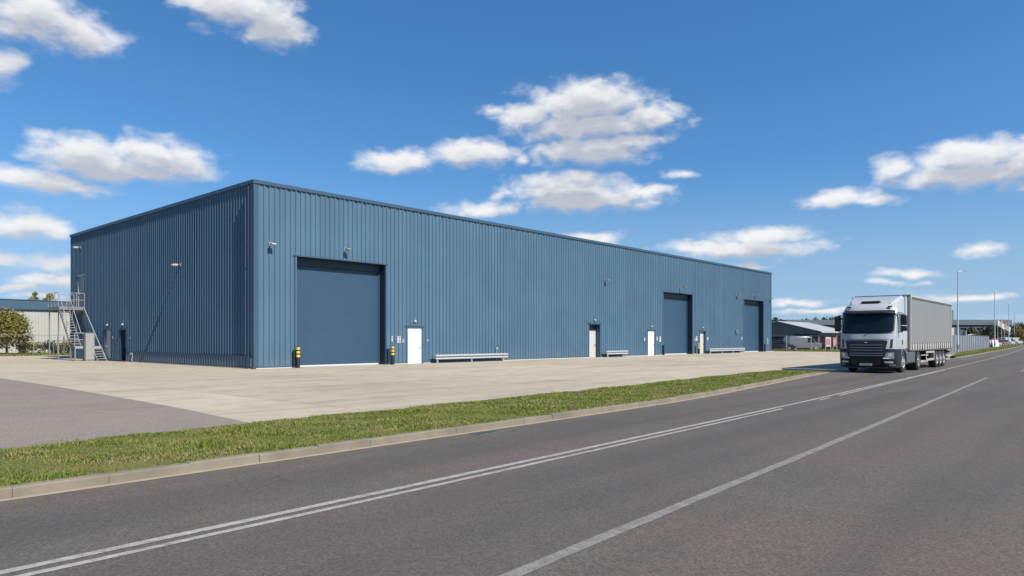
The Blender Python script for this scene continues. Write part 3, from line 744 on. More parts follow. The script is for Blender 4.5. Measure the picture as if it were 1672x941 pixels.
def pdoor(axis, a, b, z0, h, rec, m, frame=TRIM, handle=True, panic=False, lower=None, label=None):
    """hinged steel door in its frame; axis 'f' on the front wall, 's' on the end wall"""
    def bx(mb, u0, u1, d0, d1, zz0, zz1):
        if axis == 'f': mb.box(u0, u1, min(d0, d1), max(d0, d1), zz0, zz1)
        else: mb.box(min(d0, d1), max(d0, d1), u0, u1, zz0, zz1)
    leaf = MB(); fw = 0.07
    bx(leaf, a + fw, b - fw, rec, rec + 0.05, z0 + 0.012, h - fw)
    d = leaf.build('personnel_door', m, wh, bevel=0.006)
    if label: d['label'] = label
    fr = MB()
    for (p, q) in ((a, a + fw - 0.004), (b - fw + 0.004, b)): bx(fr, p, q, -0.045, rec + 0.10, z0 + 0.01, h)
    bx(fr, a + fw, b - fw, -0.045, rec + 0.10, h - fw + 0.004, h); bx(fr, a - 0.12, b + 0.12, -0.07, -0.002, h + 0.002, h + 0.075)
    fr.build('door_frame', frame, d)
    bk = MB(); bx(bk, a + 0.001, b - 0.001, rec + 0.12, rec + 0.15, z0, h - 0.002); bk.build('backing', DARKIN, d)
    if handle:
        hd = MB(); u = b - 0.20; bx(hd, u, u + 0.035, rec - 0.055, rec - 0.002, z0 + 1.0, z0 + 1.16); bx(hd, u - 0.09, u, rec - 0.055, rec - 0.03, z0 + 1.07, z0 + 1.095)
        hd.build('handle', GALV, d)
    hg = MB()
    for zz in (0.25, 1.1, 1.95): bx(hg, a + fw + 0.005, a + fw + 0.03, rec - 0.02, rec - 0.002, z0 + zz, z0 + zz + 0.1)
    build_split(hg, 'hinge', GALV, d)
    if lower:
        lo = MB(); bx(lo, a + fw + 0.03, b - fw - 0.03, rec - 0.012, rec - 0.002, z0 + 0.03, z0 + 1.15); lo.build('kick_panel', lower, d)
    return d
pdoor('f', 10.66, 12.03, 0, 2.45, 0.03, WHITE)
pdoor('f', 31.10, 32.87, 0, 2.99, 0.45, DOORGREY, frame=TRIM)
pdoor('f', 40.94, 42.33, 0, 2.50, 0.03, WHITE)
pdoor('f', 51.85, 53.30, 0, 2.52, 0.22, DOORGREY)
MB().box(31.18, 32.79, 0.40, 0.44, 2.40, 2.91).build('door_overpanel', TRIM_D, wh)
pdoor('s', 21.30, 22.57, 0, 2.36, 0.04, DOORGREY, frame=TRIM)
pdoor('s', 18.28, 19.46, 0, 2.34, 0.30, DOORGREY, frame=TRIM_D, lower=TRIM_D)
pdoor('s', 27.24, 28.71, 4.25, 6.76, 0.02, DOORGREY2, frame=LAMPG)

# ------------------------------------------------------------------ fittings on the walls
def floodlight(label, loc, rz, white=False, scale=1.0, arm=0.42):
    """bracket, arm and tilted lamp head; local -Y points away from the wall"""
    t = thing('wall_floodlight', label, 'floodlight', loc, rz, 'floodlights on the warehouse walls')
    hm = LAMPW if white else LAMPG
    MB().box(-0.07, 0.07, -0.05, 0.0, -0.11, 0.11).build('wall_plate', LAMPG, t, bevel=0.008)
    MB().pipe([(0, -0.03, 0.0), (0, -arm * 0.6, 0.03), (0, -arm, 0.0)], 0.022).build('arm', LAMPG, t, smooth=40)
    h = MB(); s = scale
    prof = [(-0.05, 0.05), (-0.36, 0.02), (-0.43, -0.05), (-0.40, -0.11), (-0.06, -0.13), (0.0, -0.05)]
    h.prism([(y * s - arm + 0.18, z * s) for y, z in prof], 'x', -0.20 * s, 0.20 * s)
    h.build('lamp_head', hm, t, bevel=0.02, smooth=40)
    l = MB(); l.prism([(-0.37 * s - arm + .18, -0.113 * s), (-0.09 * s - arm + .18, -0.131 * s), (-0.09 * s - arm + .18, -0.143 * s), (-0.37 * s - arm + .18, -0.125 * s)], 'x', -0.16 * s, 0.16 * s)
    l.build('lamp_lens', LENS, t)
    return t
FL = [((0.90, -0.02, 6.90), True, 'white floodlight high on the front wall nearest the building corner'),
      ((5.84, -0.02, 7.08), False, 'grey floodlight centred above the nearest roller door'),
      ((33.55, -0.02, 6.95), False, 'grey floodlight high on the wall above the recessed grey door'),
      ((47.32, -0.02, 7.05), False, 'grey floodlight above the middle roller door'),
      ((61.24, -0.02, 6.90), False, 'grey floodlight on the wall just before the farthest roller door'),
      ((66.6, -0.02, 7.15), False, 'grey floodlight above the farthest roller door'),
      ((71.4, -0.02, 6.96), True, 'white floodlight at the far end of the front wall')]
for i, (l, w, lab) in enumerate(FL): floodlight(lab, l, 0, w, 0.72, 0.38 if i != 3 else 0.7)
floodlight('white floodlight in the middle of the shaded end wall', (-0.02, 9.2, 6.32), R(-90), True, 0.8, 0.42)
floodlight('white floodlight at the far top corner of the shaded end wall, over the stairs', (-0.02, 28.0, 9.05), R(-90), True, 0.8, 0.42)

def bulkhead(label, loc, rz):
    t = thing('bulkhead_light', label, 'light', loc, rz, 'small round lights over the doors')
    MB().lathe((0, 0, 0), (0, -1, 0), [(0.0, 0.0), (0.11, 0.0), (0.11, 0.05), (0.095, 0.06)], 16).build('lamp_base', LAMPG, t, smooth=40)
    MB().lathe((0, -0.055, 0), (0, -1, 0), [(0.08, 0.0), (0.075, 0.035), (0.05, 0.06), (0.0, 0.07)], 16).build('diffuser', LAMPW, t, smooth=60)
    MB().bar((0, -0.005, 0.10), (0, -0.005, 0.3), 0.03, 0.03).build('conduit', LAMPG, t)
for lab, l, rz in [('round white light above the nearest white door', (11.34, -0.036, 2.80), 0), ('round white light above the recessed grey door', (31.98, -0.036, 3.3), 0),
                   ('round white light above the farther white door', (41.63, -0.036, 2.86), 0), ('round white light above the grey door past the middle roller door', (52.57, -0.036, 2.86), 0),
                   ('round white light over the dark-panelled door in the end wall', (-0.036, 18.87, 2.68), R(-90)), ('round light over the grey door in the end wall beside the stairs', (-0.036, 21.93, 2.68), R(-90))]:
    bulkhead(lab, l, rz)

def notice(label, x, z, w, h, marks, side='f'):
    t = thing('wall_sign', label, 'sign', (x, -0.038, z) if side == 'f' else (-0.038, x, z), 0 if side == 'f' else R(-90), 'small notices beside the doors')
    MB().box(-w / 2, w / 2, -0.014, 0, -h / 2, h / 2).build('sign_plate', SIGNW, t, bevel=0.004)
    for (zz, hh, m) in marks:
        MB().box(-w * 0.38, w * 0.38, -0.018, -0.0145, zz * h - hh * h / 2, zz * h + hh * h / 2).build('print', m, t)
notice('narrow white notice above the bollard right of the nearest roller door', 9.42, 1.66, 0.10, 0.34, [(0.2, 0.2, PRINT)])
notice('large white notice with red heading left of the nearest white door', 9.98, 1.60, 0.27, 0.44, [(0.34, 0.14, PINK), (-0.02, 0.06, PRINT), (-0.18, 0.06, PRINT), (-0.34, 0.06, PRINT)])
notice('small white notice touching the frame side of the nearest white door', 10.34, 1.52, 0.14, 0.24, [(0.1, 0.16, PRINT)])
notice('tiny white plate right of the nearest white door', 12.45, 1.55, 0.09, 0.14, [(0.0, 0.3, PRINT)])
notice('white notice left of the farther white door', 40.35, 1.6, 0.16, 0.3, [(0.1, 0.2, PRINT)])
notice('white notice right of the farther white door', 42.75, 1.68, 0.24, 0.38, [(0.2, 0.16, PRINT)])
notice('larger white notice with blue line beside the middle roller door', 43.32, 1.62, 0.30, 0.55, [(0.3, 0.1, TRIM), (0.0, 0.1, PRINT)])
notice('tall white notice left of the grey door past the middle roller door', 51.15, 1.68, 0.26, 0.5, [(0.2, 0.12, PRINT)])
notice('small white notice over the far yellow bollard', 50.72, 1.55, 0.2, 0.3, [(0.0, 0.2, PRINT)])
notice('white notice right of the grey door past the middle roller door', 53.75, 1.68, 0.3, 0.32, [(0.0, 0.2, PRINT)])
notice('white notice left of the farthest roller door', 62.75, 1.7, 0.26, 0.3, [(0.0, 0.2, PRINT)])
notice('small white plate right of the dark-panelled door in the end wall', 17.55, 1.72, 0.16, 0.16, [(0.0, 0.3, PRINT)], 's')
notice('small white plate beside the grey door in the end wall', 21.0, 1.74, 0.18, 0.2, [(0.0, 0.3, PRINT)], 's')
mbx = thing('meter_box', 'grey meter box on the front wall before the farthest roller door', 'box', (61.2, -0.036, 2.5))
MB().box(-0.25, 0.25, -0.14, 0, -0.22, 0.22).build('case', LAMPG, mbx, bevel=0.01); MB().box(-0.21, 0.21, -0.15, -0.141, -0.18, 0.18).build('lid', STEELD, mbx)
vl = thing('vent_grille', 'pale narrow vent grille near the far end of the front wall', 'vent', (70.6, -0.036, 1.35))
MB().box(-0.13, 0.13, -0.05, 0, -0.42, 0.42).build('frame', GALV_L, vl, bevel=0.008)
for k in range(6): MB().box(-0.1, 0.1, -0.06, -0.051, -0.36 + k * 0.13, -0.31 + k * 0.13).build('slat', LAMPG, vl)
tp = thing('wall_tap', 'small metal standpipe tap on the lower end wall', 'tap', (-0.09, 16.9, 0.0))
MB().pipe([(-0.03, 0, 0.1), (-0.03, 0, 0.62), (-0.16, 0, 0.62), (-0.18, 0, 0.52)], 0.022).build('pipe', GALV, tp, smooth=40)
MB().lathe((-0.1, 0, 0.64), (0, 0, 1), [(0.0, 0), (0.05, 0.0), (0.05, 0.03), (0, 0.03)], 12).build('valve_wheel', GALV, tp)
rl = MB(); rl.tube((-0.06, 0, 0.05), (-0.06, 0, 0.3), 0.05); rl.build('hose_bib', LAMPG, tp)

# ------------------------------------------------------------------ rails, bollards, posts at the foot of the wall
def guard_rail(label, x0, x1, posts):
    t = thing('guard_rail', label, 'guard rail', (x0, -0.62, 0), 0, 'galvanised guard rails along the front wall')
    Ln = x1 - x0
    for z0, z1 in ((0.25, 0.375), (0.445, 0.57)):
        prof = [(-0.02, z0), (-0.06, z0 + 0.012), (-0.075, z0 + 0.04), (-0.075, z1 - 0.04), (-0.06, z1 - 0.012), (-0.02, z1)]; back = [(y + 0.008, z) for y, z in prof]
        m = MB(); m.prism(prof + back[::-1], 'x', 0, Ln); m.build('beam', RAILG, t, smooth=30)
    tb = MB(); tb.box(0.05, Ln - 0.05, 0.0, 0.32, 0.555, 0.575); tb.build('top_plate', RAILG, t)
    for p in posts:
        q = p - x0; pm = MB(); pm.box(q - 0.05, q + 0.05, 0.0, 0.012, 0.01, 0.56); pm.box(q - 0.05, q - 0.04, 0.0125, 0.09, 0.01, 0.55); pm.box(q + 0.04, q + 0.05, 0.0125, 0.09, 0.01, 0.55)
        po = pm.build('post', GALV, t)
        MB().box(q - 0.11, q + 0.11, -0.08, 0.16, 0.004, 0.018).build('base_plate', GALV, po)
        MB().box(q - 0.03, q + 0.03, -0.022, 0.0, 0.38, 0.45).build('bolt_block', STEELD, po)
    return t
guard_rail('long pale guard rail right of the nearest white door', 12.62, 19.85, [12.85, 16.1, 19.4])
guard_rail('short pale guard rail right of the recessed grey door', 32.95, 36.4, [33.2, 36.1])
guard_rail('far long guard rail before the farthest roller door', 53.0, 62.2, [53.3, 56.2, 59.1, 61.9])
pr = thing('conduit_post', 'thin galvanised conduit post at the right end of the long guard rail', 'post', (19.2, -0.12, 0))
MB().tube((0, 0, 0), (0, 0, 0.95), 0.03).build('pipe', GALV, pr, smooth=40); MB().box(-0.07, 0.07, -0.05, 0.05, 0.86, 1.02).build('socket_box', GALV_L, pr, bevel=0.008)

def bollard(label, x, y):
    t = thing('bollard', label, 'bollard', (x, y, 0), 0, 'black and yellow bollards by the roller doors')
    MB().lathe((0, 0, 0), (0, 0, 1), [(0, 0.0), (0.105, 0.0), (0.105, 1.17), (0.09, 1.20), (0.05, 1.215), (0, 1.22)], 20).build('post', BLACK, t, smooth=40)
    for z in (0.62, 0.83, 1.04): MB().lathe((0, 0, 0), (0, 0, 1), [(0.105, z - 0.002), (0.109, z), (0.109, z + 0.125), (0.105, z + 0.127)], 20).build('reflective_band', YELL, t, smooth=40)
    MB().box(-0.14, 0.14, -0.14, 0.14, 0.004, 0.02).build('base_plate', STEELD, t)
    return t
bollard('black and yellow bollard at the left of the nearest roller door', 2.42, -0.42)
bollard('black and yellow bollard right of the nearest roller door, under a notice', 9.17, -0.42)
bollard('far black and yellow bollard between the middle roller door and a grey door', 50.85, -0.42)
def dpost(label, x):
    t = thing('guard_post', label, 'post', (x, -0.17, 0), 0, 'dark steel posts at the door jambs')
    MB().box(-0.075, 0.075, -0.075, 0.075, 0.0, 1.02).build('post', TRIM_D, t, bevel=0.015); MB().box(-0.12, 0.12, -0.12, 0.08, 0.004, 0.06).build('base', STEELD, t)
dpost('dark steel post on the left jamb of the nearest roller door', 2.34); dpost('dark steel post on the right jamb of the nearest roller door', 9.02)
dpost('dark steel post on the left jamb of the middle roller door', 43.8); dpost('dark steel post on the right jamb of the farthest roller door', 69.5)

# ------------------------------------------------------------------ fire stair on the end wall
st = thing('fire_stair', 'galvanised outdoor stair with railed landing at the far end wall', 'staircase', (0, 27, 0))
def LY(y): return y - 27.0
PX0, PX1, PY0, PY1, PZ = -1.9, -0.08, 27.0, 29.55, 4.18
m = MB(); m.box(PX0 + .06, PX1, LY(PY0) + .06, LY(PY1) - .06, PZ - 0.05, PZ); m.build('platform', STEELD, st)
m = MB(); m.box(PX0, PX1, LY(PY0), LY(PY0) + 0.06, PZ - 0.24, PZ + 0.02); m.box(PX0, PX0 + .06, LY(PY0) + .061, LY(PY1), PZ - 0.24, PZ + 0.02); m.box(PX0 + .061, PX1, LY(PY1) - .06, LY(PY1), PZ - 0.24, PZ + 0.02)
m.build('platform_edge', STAIR, st)
m = MB()
for (x, y) in ((PX0 + .05, PY0 + .1), (PX0 + .05, PY1 - .1), (-0.35, PY1 - .1)): m.box(x - .035, x + .035, LY(y) - .035, LY(y) + .035, 0, PZ - .06)
build_split(m, 'support_post', STAIR, st)
m = MB(); r = 0.022
for z in (PZ + 0.55, PZ + 1.1):
    m.tube((PX0, LY(PY0), z), (PX0, LY(PY1), z), r); m.tube((PX0, LY(PY1), z), (PX1, LY(PY1), z), r); m.tube((PX0 + .75, LY(PY0), z), (PX1, LY(PY0), z), r)
for y in (PY0, PY0 + .85, PY0 + 1.7, PY1): m.tube((PX0, LY(y), PZ), (PX0, LY(y), PZ + 1.1), r)
for x in (PX0 + .75, -0.65, PX1): m.tube((x, LY(PY0), PZ), (x, LY(PY0), PZ + 1.1), r)
for x in (-1.2, -0.6, PX1): m.tube((x, LY(PY1), PZ), (x, LY(PY1), PZ + 1.1), r)
m.build('handrail', STAIRL, st, smooth=40)
def flight(x0, x1, ya, za, yb, zb, n, rails=True):
    s = MB()
    for x in (x0, x1): s.bar((x, LY(ya), za - 0.08), (x, LY(yb), zb - 0.08), 0.05, 0.20)
    build_split(s, 'stringer', STAIR, st)
    for k in range(1, n):
        t = k / n; y = ya + (yb - ya) * t; z = za + (zb - za) * t
        MB().box(x0 + .03, x1 - .03, LY(y) - 0.13, LY(y) + 0.13, z - 0.035, z).build('tread', STAIRL, st)
    if rails:
        h = MB()
        for x in (x0, x1):
            for dz in (1.0,): h.tube((x, LY(ya), za + dz), (x, LY(yb), zb + dz), 0.024)
            for t in (0.33, 0.67):
                y = ya + (yb - ya) * t; z = za + (zb - za) * t; h.tube((x, LY(y), z - .1), (x, LY(y), z + 1.0), 0.022)
        h.build('handrail', STAIRL, st, smooth=40)
flight(PX0 + 0.03, -1.2, 27.0, PZ, 24.05, 1.08, 15)
m = MB(); m.box(PX0, -0.1, LY(23.1), LY(24.05), 1.03, 1.08); m.build('mid_landing', STAIR, st)
m = MB(); m.box(PX0, -0.1, LY(23.05), LY(23.1), 0.92, 1.10); m.build('landing_edge', STAIRL, st)
m = MB()
for x in (PX0 + .04, -1.05): 
    for y in (23.15, 24.0): m.box(x - .04, x + .04, LY(y) - .04, LY(y) + .04, 0, 1.03)
build_split(m, 'support_post', STAIR, st)
m = MB()
for z in (1.08 + .5, 1.08 + 1.0): m.tube((PX0, LY(23.1), z), (-0.78, LY(23.1), z), .026); m.tube((PX0, LY(23.1), z), (PX0, LY(24.05), z), .026)
for x in (PX0, -1.35, -0.78): m.tube((x, LY(23.1), 1.08), (x, LY(23.1), 2.08), .026)
m.build('handrail', STAIRL, st, smooth=40)
flight(-0.74, -0.12, 23.1, 1.08, 21.9, 0.0, 6, rails=False)
m = MB(); m.tube((-0.14, LY(27.0), PZ + .02), (-0.14, LY(22.0), 0.1), 0.035); m.tube((-0.14, LY(27.0), PZ - .28), (-0.14, LY(23.4), 1.15), 0.03); m.build('raking_strut', STAIRL, st, smooth=40)
cb = thing('electrical_cabinet', 'tall pale grey cabinet standing in front of the fire stair', 'cabinet', (-1.08, 22.65, 0))
MB().box(-0.30, 0.30, -0.22, 0.22, 0.06, 2.12).build('case', CABG, cb, bevel=0.012); MB().box(-0.27, 0.27, -0.236, -0.223, 0.12, 2.05).build('door', mat('cabinet_door', (0.30, 0.305, 0.30), 0.5, var=0.03), cb, bevel=0.004)
MB().box(0.17, 0.2, -0.26, -0.2365, 1.0, 1.15).build('handle', STEELD, cb); MB().box(-0.31, 0.31, -0.23, 0.23, 0, 0.06).build('base', STEELD, cb); MB().box(-0.33, 0.33, -0.27, 0.25, 2.12, 2.16).build('rain_hood', STEELD, cb)

# ------------------------------------------------------------------ lorry
TX, TY = 17.42, -26.10
lo = thing('lorry', 'articulated lorry with silver cab and grey curtain-sided trailer', 'lorry', (TX, TY, 0), R(0.9))
LF = [(0.25, 0.10), (0.5, 0.02), (0.75, 0.0), (1.2, 0.0), (1.6, 0.02), (1.95, 0.08), (2.4, 0.22), (2.85, 0.37), (3.0, 0.42), (3.12, 0.50), (3.25, 0.62), (3.36, 0.80), (3.43, 1.05)]
WF = [(0.25, 1.22), (0.6, 1.245), (1.95, 1.235), (2.85, 1.20), (3.0, 1.19), (3.15, 1.17), (3.3, 1.12), (3.43, 1.02)]
def fw(z): return interp(WF, z)
def fs(w, z, off=0.0):
    W = fw(z); return interp(LF, z) + 0.30 * min(1.0, abs(w) / W) ** 4.5 - off
def fpt(w, z, off=0.0): return (fs(w, z, off), -w, z)
def cabloft(name, zs, back, m, parent=lo, grow=0.0, lbk=None):
    rows = []
    for z in zs:
        W = fw(z) + grow; r = [(back, W, z)]
        for k in range(25):
            w = -W + 2 * W * k / 24; r.append((fs(w * (fw(z) / W), z, grow), -w, z))
        r.append((back, -W, z)); rows.append(r)
    b = MB(); b.grid(rows, closed=True); n = len(rows[0]); o = 0
    b.f.append(tuple(range(n))[::-1]); b.f.append(tuple(range((len(zs) - 1) * n, len(zs) * n)))
    return b.build(name, m, parent, smooth=35)
cab = cabloft('cab', [1.16, 1.3, 1.6, 1.95, 2.2, 2.5, 2.85, 3.0, 3.08, 3.16, 3.25, 3.31, 3.36, 3.40, 3.43], 2.28, CABW)
def patch(name, zlist, wl, m, off, parent, nw=18, thick=0.012):
    """panel following the cab front; wl(z) -> (w0, w1)"""
    rows = []; rb = []
    for z in zlist:
        a, c = wl(z); rows.append([fpt(a + (c - a) * k / nw, z, off) for k in range(nw + 1)])
    b = MB(); b.grid(rows); n = nw + 1
    rb = [[(x + thick, y, z) for (x, y, z) in r] for r in rows]
    b.grid(rb)
    per = rows[0] + [r[-1] for r in rows[1:]] + rows[-1][::-1][1:] + [r[0] for r in rows[::-1]][1:-1]
    pb = [(x + thick, y, z) for x, y, z in per]; k = len(per); b.add(per + pb, [(i, (i + 1) % k, k + (i + 1) % k, k + i) for i in range(k)])
    return b.build(name, m, parent, smooth=35)
ZW = [1.96 + i * 0.105 for i in range(9)]
patch('windscreen_seal', [1.90] + ZW[1:-1] + [2.86], lambda z: (-1.165 + (0.06 if z < 1.95 else 0), 1.165 - (0.06 if z < 1.95 else 0)), BLACK, 0.008, cab)
patch('windscreen', ZW, lambda z: (-1.12 + 0.02 * (z > 2.7) + 0.04 * (z < 2.0), 1.12 - 0.02 * (z > 2.7) - 0.04 * (z < 2.0)), GLASS, 0.018, cab)
wp = MB()
for (a, z0, b, z1) in ((-0.75, 1.96, -0.05, 2.05), (0.05, 1.96, 0.75, 2.05), (-1.0, 1.95, -0.5, 2.06)): wp.bar(fpt(a, z0, 0.035), fpt(b, z1, 0.035), 0.018)
build_split(wp, 'wiper', BLACK, cab)
# visor
rows = []
for k in range(25):
    w = -1.17 + 2.34 * k / 24; l0 = fs(w, 2.86, 0.02); l1 = fs(w, 3.0, 0.0)
    rows.append([(l1, -w, 3.03), (l0 - 0.19, -w, 2.93), (l0 - 0.20, -w, 2.88), (l0, -w, 2.845)])
b = MB(); b.grid(rows); b.build('sun_visor', BLACK, cab, smooth=40)
for sgn in (-1, 1):
    mk = MB(); mk.box(0.52, 0.62, sgn * 0.92 - 0.09, sgn * 0.92 + 0.09, 3.17, 3.23); mk.build('marker_lamp', CHAR, cab, bevel=0.01)
# roof deflector with its dark air slot
dm = MB()
sec = [(0.86, 3.36, 0.98), (1.15, 3.50, 1.04), (1.6, 3.66, 1.11), (2.0, 3.75, 1.16), (2.30, 3.79, 1.18)]
rows = []
for (l, z, w) in sec: rows.append([(l, w, 3.02), (l, w, z - 0.12), (l, w - 0.10, z), (l, -w + 0.10, z), (l, -w, z - 0.12), (l, -w, 3.02)])
dm.grid(rows, closed=True); n = 6; dm.f.append((0, 1, 2, 3, 4, 5)); dm.f.append(tuple(range(24, 30)))
dm.build('roof_deflector', CABW, lo, smooth=30)
MB().box(0.80, 1.02, -0.42, 0.42, 3.425, 3.50).build('air_slot', BLACK, lo, bevel=0.02)
for sgn in (-1, 1):
    f = MB(); f.prism([(2.285, 1.18), (2.66, 1.18), (2.62, 3.72), (2.285, 3.80)], 'y', sgn * 1.20 - 0.03, sgn * 1.20 + 0.03); f.build('side_fairing', CABW, lo, bevel=0.01)
# lower front: bumper, grille
bump = cabloft('bumper', [0.27, 0.34, 0.5, 0.75, 1.0, 1.157], 1.22, CHAR, grow=0.012)
patch('grille_panel', [0.80, 1.0, 1.2, 1.4, 1.56], lambda z: (-0.78 - 0.20 * (z - 0.8), 0.78 + 0.20 * (z - 0.8)), BLACK, 0.030, lo)
for z in (0.84, 0.94, 1.09, 1.21, 1.34):
    patch('grille_bar', [z, z + 0.018, z + 0.036], lambda q: (-0.72, 0.72), mat('grille_metal', (0.24, 0.25, 0.27), 0.35, metal=0.6, var=0.05), 0.06, lo, thick=0.03)
patch('grille_trim', [1.575, 1.60], lambda q: (-0.86, 0.86), STEELD, 0.022, lo, thick=0.02)
patch('badge', [1.455, 1.505], lambda q: (-0.06, 0.06), ALU, 0.045, lo, nw=4)
patch('lower_air_intake', [0.36, 0.5, 0.64], lambda q: (-0.62, 0.62), BLACK, 0.022, lo)
patch('panel_gap', [1.135, 1.172], lambda q: (-1.21, 1.21), BLACK, 0.02, lo)
patch('bonnet_seam', [1.62, 1.632], lambda q: (-1.0, 1.0), SKIRT, 0.006, cab)
patch('washer_nozzle', [1.845, 1.875], lambda q: (-0.03, 0.03), ALU, 0.03, lo, nw=3)
for sgn in (-1, 1):
    s = (lambda a, b: (lambda z: (min(sgn * a, sgn * b), max(sgn * a, sgn * b))))
    patch('corner_vane', [1.22, 1.35, 1.5, 1.63], (lambda z, sgn=sgn: tuple(sorted((sgn * (1.03 + 0.06 * (z - 1.2)), sgn * (1.11 + 0.06 * (z - 1.2)))))), BLACK, 0.022, cab, nw=4)
    patch('headlight_housing', [0.66, 0.8, 0.95, 1.06], (lambda z, sgn=sgn: tuple(sorted((sgn * (0.68 + 0.28 * (z - 0.66)), sgn * 1.215)))), BLACK, 0.026, lo, nw=10)
    patch('headlight', [0.71, 0.8, 0.9, 1.0], (lambda z, sgn=sgn: tuple(sorted((sgn * (0.76 + 0.42 * (z - 0.7)), sgn * 1.17)))), HLAMP, 0.036, lo, nw=10)
    patch('daytime_strip', [0.705, 0.745], (lambda z, sgn=sgn: tuple(sorted((sgn * 0.74, sgn * 1.0)))), WHITE, 0.044, lo, nw=6)
    patch('corner_step', [0.36, 0.44], (lambda z, sgn=sgn: tuple(sorted((sgn * 0.98, sgn * 1.22)))), STEELD, 0.024, lo, nw=6)
    patch('lamp_cell', [0.80, 0.88, 0.96], (lambda z, sgn=sgn: tuple(sorted((sgn * (0.92 + 0.3 * (z - 0.8)), sgn * (1.06 + 0.3 * (z - 0.8)))))), ALU, 0.044, lo, nw=4)
    patch('fog_lamp', [0.50, 0.58], (lambda z, sgn=sgn: tuple(sorted((sgn * 0.80, sgn * 1.14)))), GALV, 0.03, lo, nw=8)
pl_ = MB(); pl_.box(-0.028, -0.016, -0.27, 0.27, 0.36, 0.47); plate = pl_.build('number_plate', SIGNW, lo)
ch_ = MB()
for k in range(7): ch_.box(-0.031, -0.0285, -0.22 + k * 0.063, -0.18 + k * 0.063, 0.385, 0.445)
ch_.build('plate_characters', PRINT, plate)
MB().box(-0.02, 0.4, -0.9, 0.9, 0.24, 0.30).build('front_lip', BLACK, lo)
MB().box(0.35, 2.2, -1.0, 1.0, 0.42, 1.15).build('engine_bay', BLACK, lo)
def arch_panel(l0, l1, z0, z1, wl, r, n=14):
    pts = [(l0, z0), (wl - r, z0)]
    pts = [(l0, z0)]
    zc = 0.50
    a0 = math.asin(max(-1, min(1, (z0 - zc) / r)))
    for k in range(n + 1):
        a = math.pi - a0 + (2 * a0 - math.pi) * k / n
        p = (wl + r * math.cos(a), zc + r * math.sin(a))
        if p[0] > l0 and p[0] < l1: pts.append(p)
    pts += [(l1, z0 if wl + r < l1 else pts[-1][1]), (l1, z1), (l0, z1)]
    return pts
for sgn in (-1, 1):
    y = -sgn * 1.215
    p = MB(); p.prism(arch_panel(1.0, 2.64, 0.40, 1.20, 1.86, 0.60), 'y', y - 0.025, y + 0.025); p.build('wheel_arch_panel', SKIRT, lo)
    p = MB(); p.prism([(1.225, 0.32), (1.36, 0.32), (1.36, 0.62), (1.225, 0.62)], 'y', y - 0.03, y + 0.03); p.build('step', STEELD, lo)
    # door: seam, window, handle, mirror
    yy = -sgn * (fw(2.0) + 0.004)
    def sd_box(name, l0, l1, z0, z1, d, m, bev=0.0):
        yo = -sgn * 1.222 if z1 < 3 else -sgn * 1.17
        a, c = sorted((yo - sgn * -0.02, yo - sgn * d)); q = MB(); q.box(l0, l1, a, c, z0, z1); return q.build(name, m, cab, bevel=bev)
    dr = MB(); yo = -sgn * 1.238
    dr.prism([(0.45, 1.24), (1.62, 1.24), (1.62, 2.86), (0.72, 2.86), (0.55, 2.35), (0.45, 1.9)], 'y', min(yo, yo - sgn * .012), max(yo, yo - sgn * .012)); dr_o = dr.build('cab_door', CABW, cab, bevel=0.006)
    yo2 = -sgn * 1.252
    wn = MB(); wn.prism([(0.60, 1.97), (1.42, 1.97), (1.42, 2.78), (0.83, 2.78)], 'y', min(yo2, yo2 - sgn * .006), max(yo2, yo2 - sgn * .006)); wn.build('side_window', GLASS_T, dr_o)
    hd = MB(); hd.box(1.47, 1.52, min(yo2, yo2 - sgn * .03), max(yo2, yo2 - sgn * .03), 1.36, 1.60); hd.build('door_handle', BLACK, dr_o, bevel=0.008)
    sl = MB(); sl.box(1.6, 2.27, min(yo, yo - sgn * .006), max(yo, yo - sgn * .006), 2.86, 2.90); sl.box(0.5, 1.6, min(yo, yo - sgn * .006), max(yo, yo - sgn * .006), 2.90, 2.93); sl.build('side_seam', SKIRT, cab)
    mm = MB(); mx0 = -sgn * 1.30
    mi = MB(); mi.box(0.62, 0.80, min(-sgn * 1.34, -sgn * 1.62), max(-sgn * 1.34, -sgn * 1.62), 2.30, 2.78); mi_o = mi.build('mirror', BLACK, cab, bevel=0.04, smooth=40)
    mi2 = MB(); mi2.box(0.64, 0.80, min(-sgn * 1.34, -sgn * 1.62), max(-sgn * 1.34, -sgn * 1.62), 2.02, 2.27); mi2.build('wide_angle_mirror', BLACK, mi_o, bevel=0.04, smooth=40)
    ar = MB(); ar.pipe([(0.62, -sgn * 1.2, 2.80), (0.70, -sgn * 1.45, 2.80), (0.72, -sgn * 1.48, 2.70)], 0.025); ar.pipe([(0.6, -sgn * 1.2, 1.98), (0.70, -sgn * 1.42, 1.98), (0.72, -sgn * 1.46, 2.1)], 0.025); ar.build('mirror_arm', BLACK, mi_o, smooth=40)
